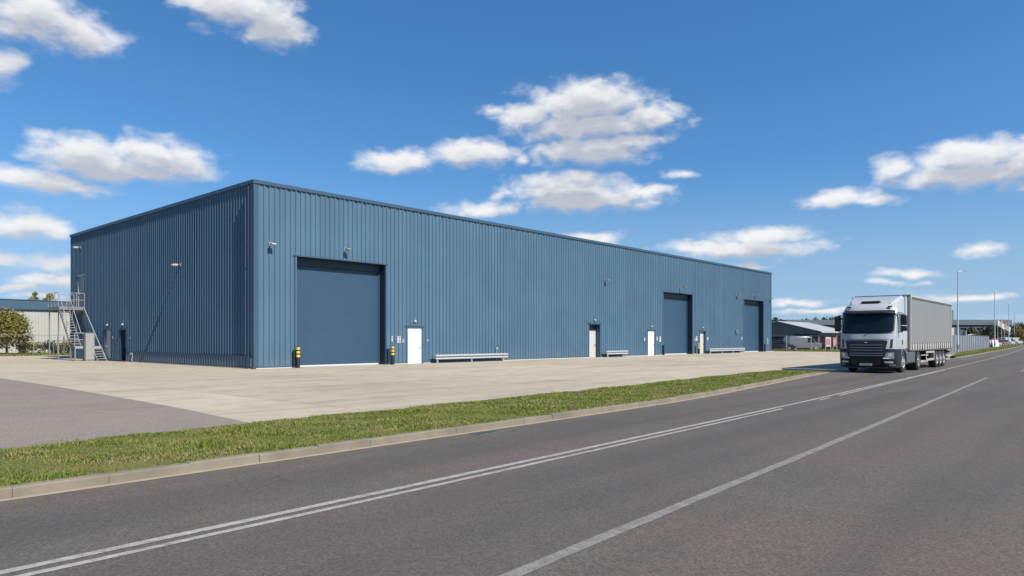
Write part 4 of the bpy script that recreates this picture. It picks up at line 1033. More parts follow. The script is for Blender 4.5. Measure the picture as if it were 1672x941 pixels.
def wheel(l, side, r=0.505, wd=0.30, name='wheel', wout=1.235, deep=False, tw=0.30):
    y0 = -side * wout; ax = (0, side, 0)          # axis points inward
    T = MB(); T.lathe((l, y0, r), ax, [(r * 0.60, 0.02), (r * 0.80, 0.0), (r * 0.93, 0.02), (r, 0.055), (r, wd - 0.05), (r * 0.9, wd), (r * 0.58, wd)], 32)
    t = T.build('tyre', RUBBER, None, smooth=35)
    root = bpy.data.objects.new('wheel', None); COL.objects.link(root); root.parent = lo; t.parent = root
    if deep: prof = [(r * 0.60, 0.015), (r * 0.57, 0.01), (r * 0.54, 0.10), (r * 0.42, 0.13), (r * 0.40, 0.05), (r * 0.20, 0.04), (r * 0.18, 0.0), (0.0, -0.01)]
    else: prof = [(r * 0.60, 0.015), (r * 0.57, 0.005), (r * 0.52, 0.06), (r * 0.44, 0.045), (r * 0.30, 0.00), (r * 0.24, -0.03), (r * 0.13, -0.045), (0.0, -0.05)]
    q = MB().lathe((l, y0, r), ax, prof, 32); rim = q.build('rim', ALU, root, smooth=35)
    nb = MB()
    for k in range(10):
        a = 2 * math.pi * k / 10; cc = Vector((l + math.cos(a) * r * 0.34, y0, r + math.sin(a) * r * 0.34)); nb.tube(cc + Vector(ax) * 0.02, cc - Vector(ax) * 0.025, 0.016, n=6)
    nb.build('wheel_nut', STEELD, root)
    return root
for side in (1, -1):
    wheel(1.86, side); wheel(5.35, side, deep=True, wd=0.60)
    for l in (10.2, 11.22, 12.24): wheel(l, side, r=0.48, wd=0.40, wout=1.245)
MB().box(2.3, 7.2, -0.42, 0.42, 0.62, 0.92).build('tractor_chassis', BLACK, lo)
ax_ = MB()
for l in (1.86, 5.35, 10.2, 11.22, 12.24): ax_.tube((l, -1.0, 0.49), (l, 1.0, 0.49), 0.09)
build_split(ax_, 'axle', BLACK, lo)
for side in (1, -1):
    y0, y1 = sorted((-side * 0.70, -side * 1.22))
    MB().box(2.80, 4.55, y0, y1, 0.42, 1.02).build('fuel_tank', TANK, lo, bevel=0.06, smooth=40)
    b = MB()
    for l in (3.1, 3.7, 4.3): b.box(l, l + 0.05, y0 - .006, y1 + .006, 0.41, 1.03)
    build_split(b, 'tank_strap', STEELD, lo)
    rows = []
    for k in range(13):
        a = math.pi * (0.02 + 0.96 * k / 12); rows.append([(5.35 + 0.62 * math.cos(a), y0, 0.5 + 0.60 * math.sin(a)), (5.35 + 0.62 * math.cos(a), y1, 0.5 + 0.60 * math.sin(a))])
    b = MB(); b.grid(rows); rows2 = [[(5.35 + (p[0] - 5.35) * 0.96, p[1], 0.5 + (p[2] - 0.5) * 0.96) for p in r] for r in rows]; b.grid(rows2)
    e1 = [r[0] for r in rows]; e2 = [r[0] for r in rows2]; b.grid([e1, e2]); e1 = [r[1] for r in rows]; e2 = [r[1] for r in rows2]; b.grid([e1, e2])
    b.build('mudguard', CHAR, lo, smooth=40)
    b = MB(); rows = []
    b.box(9.75, 12.75, y0, y1, 0.985, 1.01); b.build('axle_mudguard', CHAR, lo)
# trailer
L0, L1, TW, TZ0, TZ1 = 3.05, 14.45, 1.275, 1.10, 3.83
tr = MB(); tr.box(L0 + .02, L1 - .02, -TW + .03, TW - .03, TZ0 + .06, TZ1 - .03); trailer = tr.build('trailer_box', mat('trailer_inside', (0.30, 0.30, 0.30), 0.6, var=0.03), lo)
for sgn in (1, -1):
    rows = []
    nz = 14; nl = 90
    for i in range(nz + 1):
        z = 1.40 + (3.69 - 1.40) * i / nz; r = []
        for k in range(nl + 1):
            l = L0 + 0.13 + (L1 - L0 - 0.26) * k / nl
            d = 0.006 * math.sin(l * 7.2) * (1 - (z - 1.4) / 2.6) + 0.004 * math.sin(l * 2.3 + z * 1.1)
            r.append((l, -sgn * (TW + d), z))
        rows.append(r)
    c = MB(); c.grid(rows); c.build('side_curtain', CURTAIN, trailer, smooth=60)
    rows = []
    for i in range(3):
        z = 1.09 + 0.31 * i / 2; rows.append([(L0 + .13 + (L1 - L0 - .26) * k / nl, -sgn * (TW + 0.004 + 0.008 * math.sin(k * 1.1) * (1 - i / 2)), z) for k in range(nl + 1)])
    c = MB(); c.grid(rows); c.build('curtain_hem', CURT_B, trailer, smooth=60)
    for k in range(18):
        l = L0 + 0.35 + k * 0.62; y0, y1 = sorted((-sgn * (TW + .012), -sgn * (TW + .026)))
        s_ = MB(); s_.box(l, l + 0.09, y0, y1, 1.06, 1.44); s_.box(l - 0.02, l + 0.11, y0 - .006, y1 + .006, 1.16, 1.23); s_.build('curtain_strap', STRAP, trailer)
    y0, y1 = sorted((-sgn * (TW - .02), -sgn * (TW + .03)))
    MB().box(L0 + .02, L1 - .02, y0, y1, 3.69, 3.785).build('curtain_rail', mat('rail_dark', (0.12, 0.115, 0.11), 0.5, var=0.06), trailer)
    MB().box(L0 + .02, L1 - .02, y0 + .004, y1 - .004, 3.787, 3.835).build('roof_rail', mat('rail_pale', (0.55, 0.54, 0.50), 0.5, var=0.05), trailer)
    MB().box(L0, L0 + .125, y0, y1, TZ0 - .02, 3.685).build('front_post', CURT_B, trailer, bevel=0.01)
    MB().box(L1 - .125, L1, y0, y1, TZ0 - .02, 3.685).build('rear_post', CURT_B, trailer, bevel=0.01)
    MB().box(L0, L0 + .16, y0 - .006, y1 + .006, 3.64, 3.86).build('corner_cap', mat('cap_yellow', (0.50, 0.47, 0.33), 0.5, var=0.05), trailer, bevel=0.01)
    # side guard frame
    y0, y1 = sorted((-sgn * 1.17, -sgn * 1.21))
    gb = MB(); gb.box(7.35, 9.55, y0, y1, 0.86, 0.98); gb.box(7.35, 9.55, y0, y1, 0.44, 0.56)
    for l in (7.35, 9.45): gb.box(l, l + .10, y0, y1, 0.5601, 0.8599)
    gb.build('side_guard', GALV_L, trailer, bevel=0.008)
    lg = MB(); lg.box(6.55, 6.70, min(-sgn * .75, -sgn * .9), max(-sgn * .75, -sgn * .9), 0.30, 1.05); lg.box(6.5, 6.75, min(-sgn * .7, -sgn * .95), max(-sgn * .7, -sgn * .95), 0.26, 0.30); lg.build('landing_leg', STEELD, trailer)
    fl = MB(); fl.box(13.0, 13.03, min(-sgn * .75, -sgn * 1.2), max(-sgn * .75, -sgn * 1.2), 0.25, 0.95); fl.build('mud_flap', BLACK, trailer)
    rlm = MB(); rlm.box(L1 - .02, L1 + .02, min(-sgn * .8, -sgn * 1.2), max(-sgn * .8, -sgn * 1.2), 0.80, 0.92); rlm.build('tail_light', REDP, trailer)
MB().box(L0, L1, -TW, TW, TZ1 - .028, TZ1).build('trailer_roof', mat('trailer_roof', (0.5, 0.5, 0.49), 0.5, var=0.05), trailer)
MB().box(L0 - .02, L0 + .018, -TW + .02, TW - .02, TZ0, TZ1 - .04).build('bulkhead', mat('bulkhead_grey', (0.45, 0.46, 0.47), 0.5, var=0.04), trailer)
MB().box(L0 - .03, L0 + .05, -TW - .02, TW + .02, 3.837, 3.875).build('bulkhead_cap', mat('cap_dark', (0.12, 0.12, 0.12), 0.5, var=0.05), trailer)
MB().box(L0, L1, -TW + .02, TW - .02, 1.02, TZ0 + .055).build('trailer_floor', STEELD, trailer)
ch2 = MB(); ch2.box(5.0, 14.3, -0.5, -0.38, 0.72, 1.019); ch2.box(5.0, 14.3, 0.38, 0.5, 0.72, 1.019)
for l in (5.5, 7.0, 8.5, 10, 11.2, 12.4, 13.6): ch2.box(l, l + .08, -1.15, 1.15, 0.9, 1.018)
ch2.build('trailer_chassis', BLACK, trailer)
MB().box(13.9, 14.35, -1.15, 1.15, 0.45, 0.58).build('rear_bumper', STEELD, trailer, bevel=0.01)
MB().box(9.0, 9.4, -0.36, 0.36, 0.5, 0.9).build('air_tank', BLACK, trailer, bevel=0.1)

# ------------------------------------------------------------------ trees and shrubs
def leaf_mesh(name, centers, radii, n, size, m, parent, seed=1, flat=1.0):
    r = np.random.default_rng(seed); k = len(centers); C = np.array(centers, float); Rr = np.array(radii, float)
    if Rr.ndim == 1: Rr = np.stack([Rr, Rr, Rr * flat], 1)
    wgt = (Rr[:, 0] * Rr[:, 1] * Rr[:, 2]) ** (2 / 3); idx = r.choice(k, n, p=wgt / wgt.sum())
    d = r.normal(size=(n, 3)); d /= np.linalg.norm(d, axis=1)[:, None]
    rad = r.random(n) ** 0.42 * (1 + 0.16 * r.normal(size=n))
    P = C[idx] + d * rad[:, None] * Rr[idx]
    ok = P[:, 2] > 0.03; P = P[ok]; d = d[ok]; n = len(P)
    nn = d + r.normal(size=(n, 3)) * 0.75; nn /= np.linalg.norm(nn, axis=1)[:, None]
    t = np.cross(nn, r.normal(size=(n, 3))); t /= np.linalg.norm(t, axis=1)[:, None]; b = np.cross(nn, t)
    s = size * r.uniform(0.6, 1.4, n)[:, None]
    V = np.stack([P - t * s * 0.5, P + b * s * 0.32, P + t * s * 0.5, P - b * s * 0.32], 1).reshape(-1, 3)
    me = bpy.data.meshes.new(name); me.vertices.add(4 * n); me.vertices.foreach_set('co', V.astype(np.float32).ravel())
    me.loops.add(4 * n); me.loops.foreach_set('vertex_index', np.arange(4 * n, dtype=np.int32))
    me.polygons.add(n); me.polygons.foreach_set('loop_start', np.arange(n, dtype=np.int32) * 4); me.polygons.foreach_set('loop_total', np.full(n, 4, np.int32))
    me.update(calc_edges=True); me.materials.append(m)
    o = bpy.data.objects.new(name, me); COL.objects.link(o); o.parent = parent
    return o
def tree(label, loc, h, rad, m, seed, n=3500, size=0.22, trunk=0.25, low=0.15, conical=False, group=None, name='tree'):
    t = thing(name, label, 'tree', loc, 0, group); rr = random.Random(seed)
    cs = []; rs = []
    for k in range(16 if h > 3 else 9):
        f = rr.random(); z = h * (low + (0.93 - low) * f)
        wr = rad * ((1.05 - 0.8 * f) if conical else math.sqrt(max(0.05, 1 - (2 * f - 0.9) ** 2)))
        a = rr.uniform(0, 2 * math.pi); q = wr * rr.uniform(0.25, 0.75); cs.append((q * math.cos(a), q * math.sin(a), z)); rs.append(rad * rr.uniform(0.26, 0.44))
    cs.append((0, 0, h * 0.55)); rs.append(rad * 0.6); cs.append((0, 0, h - rad * 0.3)); rs.append(rad * 0.3)
    leaf_mesh('crown', cs, rs, n, size, m, t, seed, 0.85)
    tm = MB(); tm.tube((0, 0, -0.1), (rr.uniform(-.1, .1), 0, h * 0.45), trunk * h / 9, trunk * h / 16, 9); tm.tube((0, 0, h * 0.42), (0.05, 0.05, h * 0.85), trunk * h / 16, 0.02, 7)
    for c in cs[:9]: tm.tube((0, 0, max(0.2, c[2] * 0.55)), c, trunk * h / 30, 0.012, 6)
    tm.build('trunk', BARK, t, smooth=60)
    return t
def shrub(label, loc, h, rad, m, seed, n=900, size=0.16, group=None):
    t = thing('shrub', label, 'shrub', loc, 0, group); rr = random.Random(seed)
    cs = [(rr.uniform(-rad, rad) * .7, rr.uniform(-rad, rad) * .5, h * rr.uniform(0.35, 0.75)) for _ in range(7)]; leaf_mesh('foliage', cs, [h * rr.uniform(.25, .4) for _ in cs], n, size, m, t, seed)
    tm = MB()
    for c in cs: tm.tube((c[0] * .3, c[1] * .3, -0.1), c, 0.03, 0.01, 5)
    tm.build('stems', BARK, t)
    return t
tree('bushy olive-green tree in front of the pale neighbouring building', (-0.55, 48.2, 0), 4.5, 2.75, LEAF_OLIVE, 3, 10000, 0.20, low=0.12, conical=True)
for i, (x, y, h, rad, lab) in enumerate([(-3.4, 48.6, 1.7, 1.1, 'dark low shrub left of the olive-green tree'), (1.4, 49.2, 1.35, 1.2, 'low shrub right of the olive-green tree trunk'),
        (3.2, 49.0, 1.5, 1.2, 'low shrub by the wire fence between tree and stair'), (5.0, 49.0, 1.45, 1.2, 'low shrub seen under the fire stair landing'), (7.0, 49.3, 1.5, 1.3, 'low shrub next to the warehouse corner behind the stair'), (-6.0, 48.8, 1.5, 1.3, 'low shrub at the far left of the wire fence')]):
    shrub(lab, (x, y, 0), h, rad, LEAF_OLIVE if i % 2 else LEAF_GREEN, 20 + i, 1500, 0.17, 'shrubs along the wire fence')
for i, (x, y, h, rad, lab) in enumerate([(7.5, 96, 8.6, 1.6, 'small round treetop showing above the blue fascia, leftmost'), (13.7, 96, 9.3, 1.4, 'taller treetop above the blue fascia, middle'), (15.9, 96, 9.1, 1.7, 'rounded olive treetop above the blue fascia, nearest the stair')]):
    tree(lab, (x, y, 0), h, rad, LEAF_OLIVE if i else LEAF_DARK, 40 + i, 1600, 0.35, low=0.55, group='trees behind the neighbouring building')

# ------------------------------------------------------------------ neighbouring building, left
nb = thing('industrial_building', 'pale grey clad building with blue fascia behind the olive tree', 'building', (-45, 62, 0))
cladding(110, 0.0, 5.12, [], P=lambda u, d, z: (u, -d, z)).build('wall', OFFWHITE, nb, fix=False)
MB().box(-0.1, 110.1, -0.20, 30, 5.12, 6.2).build('fascia', FASCIA, nb, bevel=0.02)
MB().box(-0.15, 110.15, -0.26, 0.1, 6.2, 6.28).build('coping', TRIM, nb); MB().box(0, 110, 0.1, 29.5, 0, 5.1).build('inner_wall', OFFWHITE, nb); MB().box(0, 110, -0.22, -0.04, 5.04, 5.118).build('drip_trim', TRIM_D, nb)
# wire fence, left
wf = thing('wire_fence', 'thin wire mesh fence on grey posts past the back of the yard', 'fence', (0, 46.6, 0))
for x in (-14, -10.5, -7, -3.6, 1.3, 3.4, 5.5, 7.6): MB().tube((x, 0, -0.1), (x, 0, 2.05), 0.04).build('post', LAMPG, wf, smooth=40)
m = MB(); m.tube((-14, 0, 2.03), (7.6, 0, 2.03), 0.028, n=6); m.tube((-14, 0, 0.12), (7.6, 0, 0.12), 0.015, n=5); m.build('rail', LAMPG, wf)
m = MB()
for k in range(0, 152):
    x = -14 + k * 0.16
    if x + 1.9 < 7.6: m.bar((x, 0.03, 0.12), (x + 1.9, 0.03, 2.02), 0.003); m.bar((x + 1.9, 0.035, 0.12), (x, 0.035, 2.02), 0.003)
m.build('mesh', STEELD, wf, fix=False)
# small pipe frame and valve post under the stair landing
vp = thing('valve_post', 'dark pipework valve post on the grass beyond the stair', 'valve', (3.4, 44.6, 0))
MB().tube((0, 0, 0), (0, 0, 1.9), 0.07).build('riser', STEELD, vp, smooth=40); MB().pipe([(-0.9, 0, 0.0), (-0.9, 0, 1.5), (0.6, 0, 1.5)], 0.05).build('pipe', STEELD, vp, smooth=40)
MB().lathe((0, -0.15, 1.1), (0, 1, 0), [(0.14, 0), (0.16, 0.02), (0.14, 0.04)], 14).build('hand_wheel', STEELD, vp)

# ------------------------------------------------------------------ right background
# low grey shed with white roof
sh = thing('storage_shed', 'low grey shed with a sloping white roof past the warehouse end', 'shed', (95, 1.6, 0))
SHD = 12.8; RY = 6.4; EH = 2.85; RH = 4.45; SLN = 14.0
gm = MB(); gm.prism([(0, 0), (SHD, 0), (SHD, EH), (RY, RH), (0, EH)], 'x', 0, 0.15); gm.build('gable_wall', GREYW, sh)
MB().box(0.15, SLN, 0.0, 0.15, 0, EH).build('side_wall', GREYW, sh); MB().box(0.15, SLN, SHD - .15, SHD, 0, EH).build('rear_wall', GREYW, sh)
rfm = MB()
rfm.add([(-0.4, -0.5, EH - 0.12), (SLN + .4, -0.5, EH - 0.12), (SLN + .4, RY, RH), (-0.4, RY, RH), (-0.4, -0.5, EH - 0.02), (SLN + .4, -0.5, EH - 0.02), (SLN + .4, RY, RH + .1), (-0.4, RY, RH + .1)], [(0, 1, 2, 3), (4, 5, 6, 7), (0, 1, 5, 4), (1, 2, 6, 5), (2, 3, 7, 6), (3, 0, 4, 7)])
rfm.add([(-0.4, SHD + .5, EH - 0.12), (SLN + .4, SHD + .5, EH - 0.12), (SLN + .4, RY, RH), (-0.4, RY, RH), (-0.4, SHD + .5, EH - 0.02), (SLN + .4, SHD + .5, EH - 0.02), (SLN + .4, RY, RH + .1), (-0.4, RY, RH + .1)], [(0, 1, 2, 3), (4, 5, 6, 7), (0, 1, 5, 4), (1, 2, 6, 5), (2, 3, 7, 6), (3, 0, 4, 7)])
rfm.build('roof', ROOFW, sh)
MB().box(-0.02, 0.01, 5.3, 7.6, 0, 2.05).build('doorway', DARKIN, sh); MB().box(-0.02, 0.01, 0.1, 3.6, 0, 2.25).build('open_bay', MAROON, sh); MB().box(-0.06, -0.021, 0.0, 3.7, 2.2, 2.36).build('bay_lintel', BLACK, sh)
MB().box(2, 9, -0.05, -0.02, 0.1, 2.0).build('shutter', MAROON, sh); MB().box(10, 13.5, -0.05, -0.02, 0.1, 2.1).build('shutter', mat('shed_blue', (0.04, 0.06, 0.12), .6, var=.1), sh)
MB().box(-0.3, SLN + .2, -0.62, -0.52, EH - 0.25, EH - 0.1).build('gutter', GALV_L, sh)
# red container and banners in front of the shed
ct_ = thing('shipping_container', 'short dark red ribbed container in front of the shed by the fence', 'container', (88.6, -0.7, 0), R(-90))
rows = []
cm_ = MB()
us = []; x = 0
while x < 2.9: us += [(x, 0), (x + .08, 0.04), (x + .2, 0.04), (x + .28, 0)]; x += 0.36
cm_.grid([[(u, -d, 0.15) for u, d in us], [(u, -d, 2.15) for u, d in us]]); cm_.box(0, 3.15, 0.045, 2.4, 0.15, 2.15)
cm_.build('body', mat('container_red', (0.17, 0.022, 0.026), 0.6, var=0.15), ct_)
fr_ = MB(); fr_.box(-0.05, 3.2, -0.06, 0.04, 0.05, 0.149); fr_.box(-0.05, 3.2, -0.06, 0.04, 2.151, 2.26); fr_.box(-0.06, 0.06, -0.062, 0.04, 0.05, 2.26); fr_.box(3.12, 3.21, -0.062, 0.04, 0.05, 2.26)
fr_.build('frame', MAROON, ct_)
def banner(label, loc, rz, w, h, m, pm, z0=0.55):
    t = thing('banner_sign', label, 'banner', loc, rz, 'red and white banners by the far fence')
    MB().box(-w / 2, w / 2, -0.02, 0.02, z0, z0 + h).build('panel', m, t)
    for s in (-1, 1): MB().box(s * w / 2 - .04, s * w / 2 + .04, 0.021, 0.08, -0.05, z0 + h).build('post', GALV_L, t)
    r_ = random.Random(len(label))
    for k in range(3):
        a = -w * 0.36 + k * w * 0.26; MB().box(a, a + w * 0.16, -0.026, -0.021, z0 + h * (0.12 + 0.1 * r_.random()), z0 + h * (0.75 + .15 * r_.random())).build('print', pm, t)
banner('white banner with red print beside the container', (83.6, -3.45, 0), R(-48), 0.75, 1.35, SIGNW, PINK)
banner('red banner panel with pale print next to the white banner', (84.2, -4.15, 0), R(-48), 0.5, 1.35, PINK, SIGNW)
# chain-link fence along the yard end
cf = thing('chainlink_fence', 'chain-link fence on pale concrete posts along the end of the yard', 'fence', (76.4, 0, 0))
for y in (6.1, 2.9, -0.32, -3.54, -6.77, -10.0, -13.2, -16.4, -19.2):
    p = MB(); p.box(-0.05, 0.05, y - .045, y + .045, -0.05, 2.1); p.build('post', GALV_L, cf)
m = MB()
for z in (0.1, 1.1, 2.05): m.tube((0.09, 6.5, z), (0.09, -19.2, z), 0.012, n=5)
m.build('strand', GALV, cf)
m = MB()
for k in range(0, 120):
    y = 6.5 - k * 0.2
    if y - 1.95 > -19.2: m.bar((0.1, y, 0.1), (0.1, y - 1.95, 2.05), 0.005); m.bar((0.105, y - 1.95, 0.1), (0.105, y, 2.05), 0.005)
m.build('mesh', GALV, cf, fix=False)

def car(label, loc, rz, m, kind='hatch', cat='car', name='parked_car', group='vehicles parked in the background'):
    t = thing(name, label, cat, loc, rz, group)
    if kind == 'van':
        prof = [(-2.4, 0.3), (2.35, 0.3), (2.42, 0.75), (2.3, 1.0), (1.55, 1.12), (0.95, 1.85), (0.6, 1.98), (-2.3, 2.0), (-2.42, 1.7)]; win = [(1.42, 1.13), (0.92, 1.78), (0.3, 1.8), (0.3, 1.13)]; W = 0.95; ws = (1.5, -1.5)
    else:
        prof = [(-2.1, 0.28), (2.1, 0.28), (2.16, 0.6), (2.0, 0.82), (1.1, 0.95), (0.45, 1.42), (-0.9, 1.47), (-1.75, 1.05), (-2.12, 0.95)]; win = [(0.95, 0.97), (0.40, 1.36), (-0.88, 1.40), (-1.5, 1.03)]; W = 0.88; ws = (1.3, -1.3)
    b = MB(); b.prism(prof, 'y', -W, W); bo = b.build('body', m, t, bevel=0.08, smooth=40)
    for s in (-1, 1):
        g_ = MB(); g_.prism(win, 'y', min(s * (W + .003), s * (W + .012)), max(s * (W + .003), s * (W + .012))); g_.build('side_window', GLASS, t)
        for x in ws:
            w_ = MB().lathe((x, s * (W + .02), 0.32), (0, -s, 0), [(0.0, 0.03), (0.2, 0.03), (0.32, 0.0), (0.33, 0.03), (0.33, 0.2), (0.2, 0.22)], 18); wo = w_.build('wheel', RUBBER, t, smooth=40)
            MB().lathe((x, s * (W + .025), 0.32), (0, -s, 0), [(0.0, 0.0), (0.19, 0.01), (0.2, 0.03)], 14).build('rim', ALU, wo, smooth=40)
        MB().box(2.06, 2.18, s * .62 - .16, s * .62 + .16, 0.62, 0.76).build('headlight', HLAMP, t, bevel=0.02)
        MB().box(-2.16 if kind != 'van' else -2.45, -2.06 if kind != 'van' else -2.38, s * .7 - .1, s * .7 + .1, 0.75, 0.92).build('tail_light', REDP, t)
    ww = MB()
    if kind == 'van': ww.add([(1.56, -.78, 1.16), (1.56, .78, 1.16), (1.0, .7, 1.83), (1.0, -.7, 1.83)], [(0, 1, 2, 3)])
    else: ww.add([(1.09, -.72, 0.98), (1.09, .72, 0.98), (0.52, .64, 1.40), (0.52, -.64, 1.40)], [(0, 1, 2, 3)])
    for v in range(4): x, y, z = ww.v[v]; ww.v[v] = (x + 0.03, y, z + 0.02)
    ww.build('windscreen', GLASS, t)
    return t
car('dark navy car parked behind the fence at the warehouse end', (80.2, 2.0, 0), R(-75), CARDK)
car('silver van parked behind the chain-link fence', (84.6, 0.4, 0), R(-45), CARSV, 'van', 'van', 'parked_van')
pt = thing('pallet_stack', 'low stack of wooden pallets on the grass by the fence', 'pallets', (78.6, -3.2, 0), R(20))
for k in range(3): MB().box(-0.6, 0.6, -0.5, 0.5, k * 0.15, k * 0.15 + 0.03).box(-0.6, 0.6, -.5, -.4, k * .15 + .03, k * .15 + .12).box(-0.6, 0.6, .4, .5, k * .15 + .03, k * .15 + .12).build('pallet', TIMBER, pt)

# large dark warehouse far behind
AX = HEAD - R(90)
fwx = thing('grey_warehouse', 'large slate-grey warehouse far behind the lorry', 'warehouse', (172.2, 35.2, 0), math.atan2(-9.31 - 35.22, 212.02 - 172.2))
FLEN = 60.3
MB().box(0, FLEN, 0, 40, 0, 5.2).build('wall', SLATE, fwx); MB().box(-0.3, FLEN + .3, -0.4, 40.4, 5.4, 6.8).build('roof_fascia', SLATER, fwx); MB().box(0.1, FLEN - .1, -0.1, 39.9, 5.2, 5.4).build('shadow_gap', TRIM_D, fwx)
for k in range(8): MB().box(11 + k * 1.35, 11.7 + k * 1.35, -0.04, -0.005, 3.6, 4.8).build('window', GLASS, fwx)
for k in range(3): MB().box(47 + k * 2.2, 48.6 + k * 2.2, -0.05, -0.005, 4.2, 4.6).build('window', GLASS, fwx)
MB().box(47, 47.6, 4, 4.6, 6.8, 9.6).build('chimney', STEELD, fwx)

# palisade fence along the road, one panel per bay
pf = thing('palisade_fence', 'tall grey palisade fence along the grass behind the lorry', 'fence', (0, 0, 0))
FX = [(66, -20.95), (77, -20.15), (102, -18.3), (127, -16.5)]
def fy(x): return interp(FX, x)
k = 0; x = 66.0
while x < 126:
    m = MB(); x1 = min(x + 3.0, 127)
    q = x + 0.08
    while q < x1 - 0.05:
        y = fy(q); m.box(q, q + 0.14, y - .012, y + .012, 0.06, 1.98); m.add([(q, y - .012, 1.98), (q + .14, y - .012, 1.98), (q + .07, y, 2.08), (q + .14, y + .012, 1.98), (q, y + .012, 1.98)], [(0, 1, 2), (1, 3, 2), (3, 4, 2), (4, 0, 2)]); q += 0.20
    for z in (0.45, 1.55): m.bar((x, fy(x) + .04, z), (x1, fy(x1) + .04, z), 0.05)
    m.build('fence_panel', PALIS, pf, fix=False)
    MB().box(x - .06, x + .06, fy(x) - .09, fy(x) - .02, 0, 2.2).build('post', GALV, pf); x += 3.0
nt_ = thing('fence_notice', 'small white notice hung on the palisade fence', 'sign', (97, fy(97) - .03, 1.45), R(4))
MB().box(-0.35, 0.35, -0.012, 0, -0.3, 0.3).build('sign_plate', SIGNW, nt_); MB().box(-0.25, 0.25, -0.016, -0.0125, 0.0, 0.12).build('print', PRINT, nt_)

# street lamps
def street_lamp(label, loc, h, rz):
    t = thing('street_lamp', label, 'street lamp', loc, rz, 'street lamps along the road')
    MB().lathe((0, 0, 0), (0, 0, 1), [(0.0, 0), (0.11, 0.0), (0.11, 1.3), (0.085, 1.36), (0.05, h)], 14).build('pole', GALV, t, smooth=40)
    MB().tube((0, 0, h - .05), (0.55, 0, h + 0.06), 0.035).build('arm', GALV, t, smooth=40)
    b = MB(); b.prism([(0.45, h + 0.03), (0.6, h + 0.105), (1.15, h + 0.12), (1.28, h + 0.085), (1.15, h + 0.05)], 'y', -0.11, 0.11); hd = b.build('lamp_head', LAMPG, t, bevel=0.02, smooth=40)
    MB().box(0.7, 1.12, -0.08, 0.08, h + 0.028, h + 0.046).build('lamp_glass', LENS, hd)
    MB().box(-0.075, 0.075, -0.118, -0.105, 0.5, 1.0).build('access_door', STEELD, t)
    return t
LAMPS = [((71.0, -21.05), 9.05, 'tall street lamp standing just behind the lorry trailer'), ((130.0, -16.9), 10.0, 'second street lamp along the road, at the end of the palisade fence'),
         ((182.0, -13.0), 10.0, 'third street lamp along the road, by the flag poles'), ((238.0, -8.0), 10.0, 'farthest street lamp along the road')]
for (x, y), h, lab in LAMPS: street_lamp(lab, (x, y, 0), h, R(-52))
# sign boards on posts behind the first lamp
sgn_ = thing('site_sign', 'white and pink sign board on posts behind the first street lamp', 'sign', (77.5, -19.2, 0), R(-52))
MB().box(-0.55, 0.45, -0.03, 0.03, 1.7, 2.95).build('panel', SIGNW, sgn_); MB().box(-0.05, 0.40, -0.036, -0.031, 1.75, 2.4).build('print', mat('sign_pink', (0.75, 0.45, 0.48), .6, var=.05), sgn_)
for x in (-0.5, 0.4): MB().box(x - .04, x + .04, 0.031, 0.1, 0, 2.9).build('post', GALV_L, sgn_)
wp_ = thing('white_post', 'pale square post rising above the left part of the palisade fence', 'post', (86.0, -17.9, 0), 0, 'pale posts behind the palisade fence')
MB().box(-0.14, 0.14, -0.14, 0.14, 0, 3.0).build('shaft', GALV_L, wp_, bevel=0.02); MB().box(-0.18, 0.18, -0.18, 0.18, 3.0, 3.06).build('cap', GALV, wp_)
dup(wp_, (118.0, -14.4, 0), 0, 'pale square post above the right part of the palisade fence')
vn_ = thing('canopy', 'small white curved canopy on a post behind the palisade fence', 'canopy', (118.2, -15.2, 0), R(-50))
rows = []
for k in range(9): a = math.pi * (0.05 + 0.62 * k / 8); rows.append([(1.0 - 1.2 * math.cos(a) - .6, -0.7, 1.7 + 0.75 * math.sin(a)), (1.0 - 1.2 * math.cos(a) - .6, 0.7, 1.7 + 0.75 * math.sin(a))])
b = MB(); b.grid(rows); b.grid([[(x, y, z - .06) for x, y, z in r] for r in rows]); b.build('hood', SIGNW, vn_, smooth=60); MB().tube((0.3, 0, 0), (0.3, 0, 2.4), 0.06).build('post', GALV_L, vn_)
# low roof line between fence and grey warehouse
lb = thing('low_shed', 'long low pinkish roofed shed behind the palisade fence', 'shed', (98, -10.5, 0), R(3))
MB().box(0, 24, 0, 6, 0, 2.25).build('wall', SLATE, lb); b = MB(); b.prism([(-0.4, 2.25), (6.4, 2.25), (6.4, 2.4), (3, 2.75), (-0.4, 2.4)], 'x', -0.3, 24.3); b.build('roof', mat('pinkish_roof', (0.32, 0.27, 0.27), .6, var=.06), lb)

# cars, flags and signs far along the road
FARCARS = [((783, 142), -20, CARWH, 'hatch', 'white car parked just past the end of the palisade fence'), ((789, 149), -25, CARGY, 'hatch', 'grey car parked beside the white car past the palisade fence'),
           ((795, 156), -15, CARRD, 'hatch', 'red car parked right of the second street lamp'), ((801, 163), -22, CARSV, 'hatch', 'silver car parked between the red car and a white van'),
           ((807, 171), -18, CARWH, 'van', 'white van parked near the flag poles'), ((813, 182), -20, CARDK, 'hatch', 'dark car parked right of the nearer white van'),
           ((820, 194), -22, CARWH, 'van', 'farther white van parked by the third street lamp'), ((828, 206), -20, CARGY, 'hatch', 'farthest grey car parked at the right edge')]
def P(px, Y):
    '''ground point at distance Y along the view axis, px right of it per 1145'''
    r = px / 1145 * Y; return (CAM[0] + math.cos(HEAD) * Y + math.sin(HEAD) * r, CAM[1] + math.sin(HEAD) * Y - math.cos(HEAD) * r, 0)
FARCARS = [(P(px, Y)[:2], rz, m, kd, lab) for (px, Y), rz, m, kd, lab in FARCARS]
for (x, y), rz, m, kd, lab in FARCARS: car(lab, (x, y, 0), R(rz), m, kd, 'van' if kd == 'van' else 'car', 'parked_van' if kd == 'van' else 'parked_car')
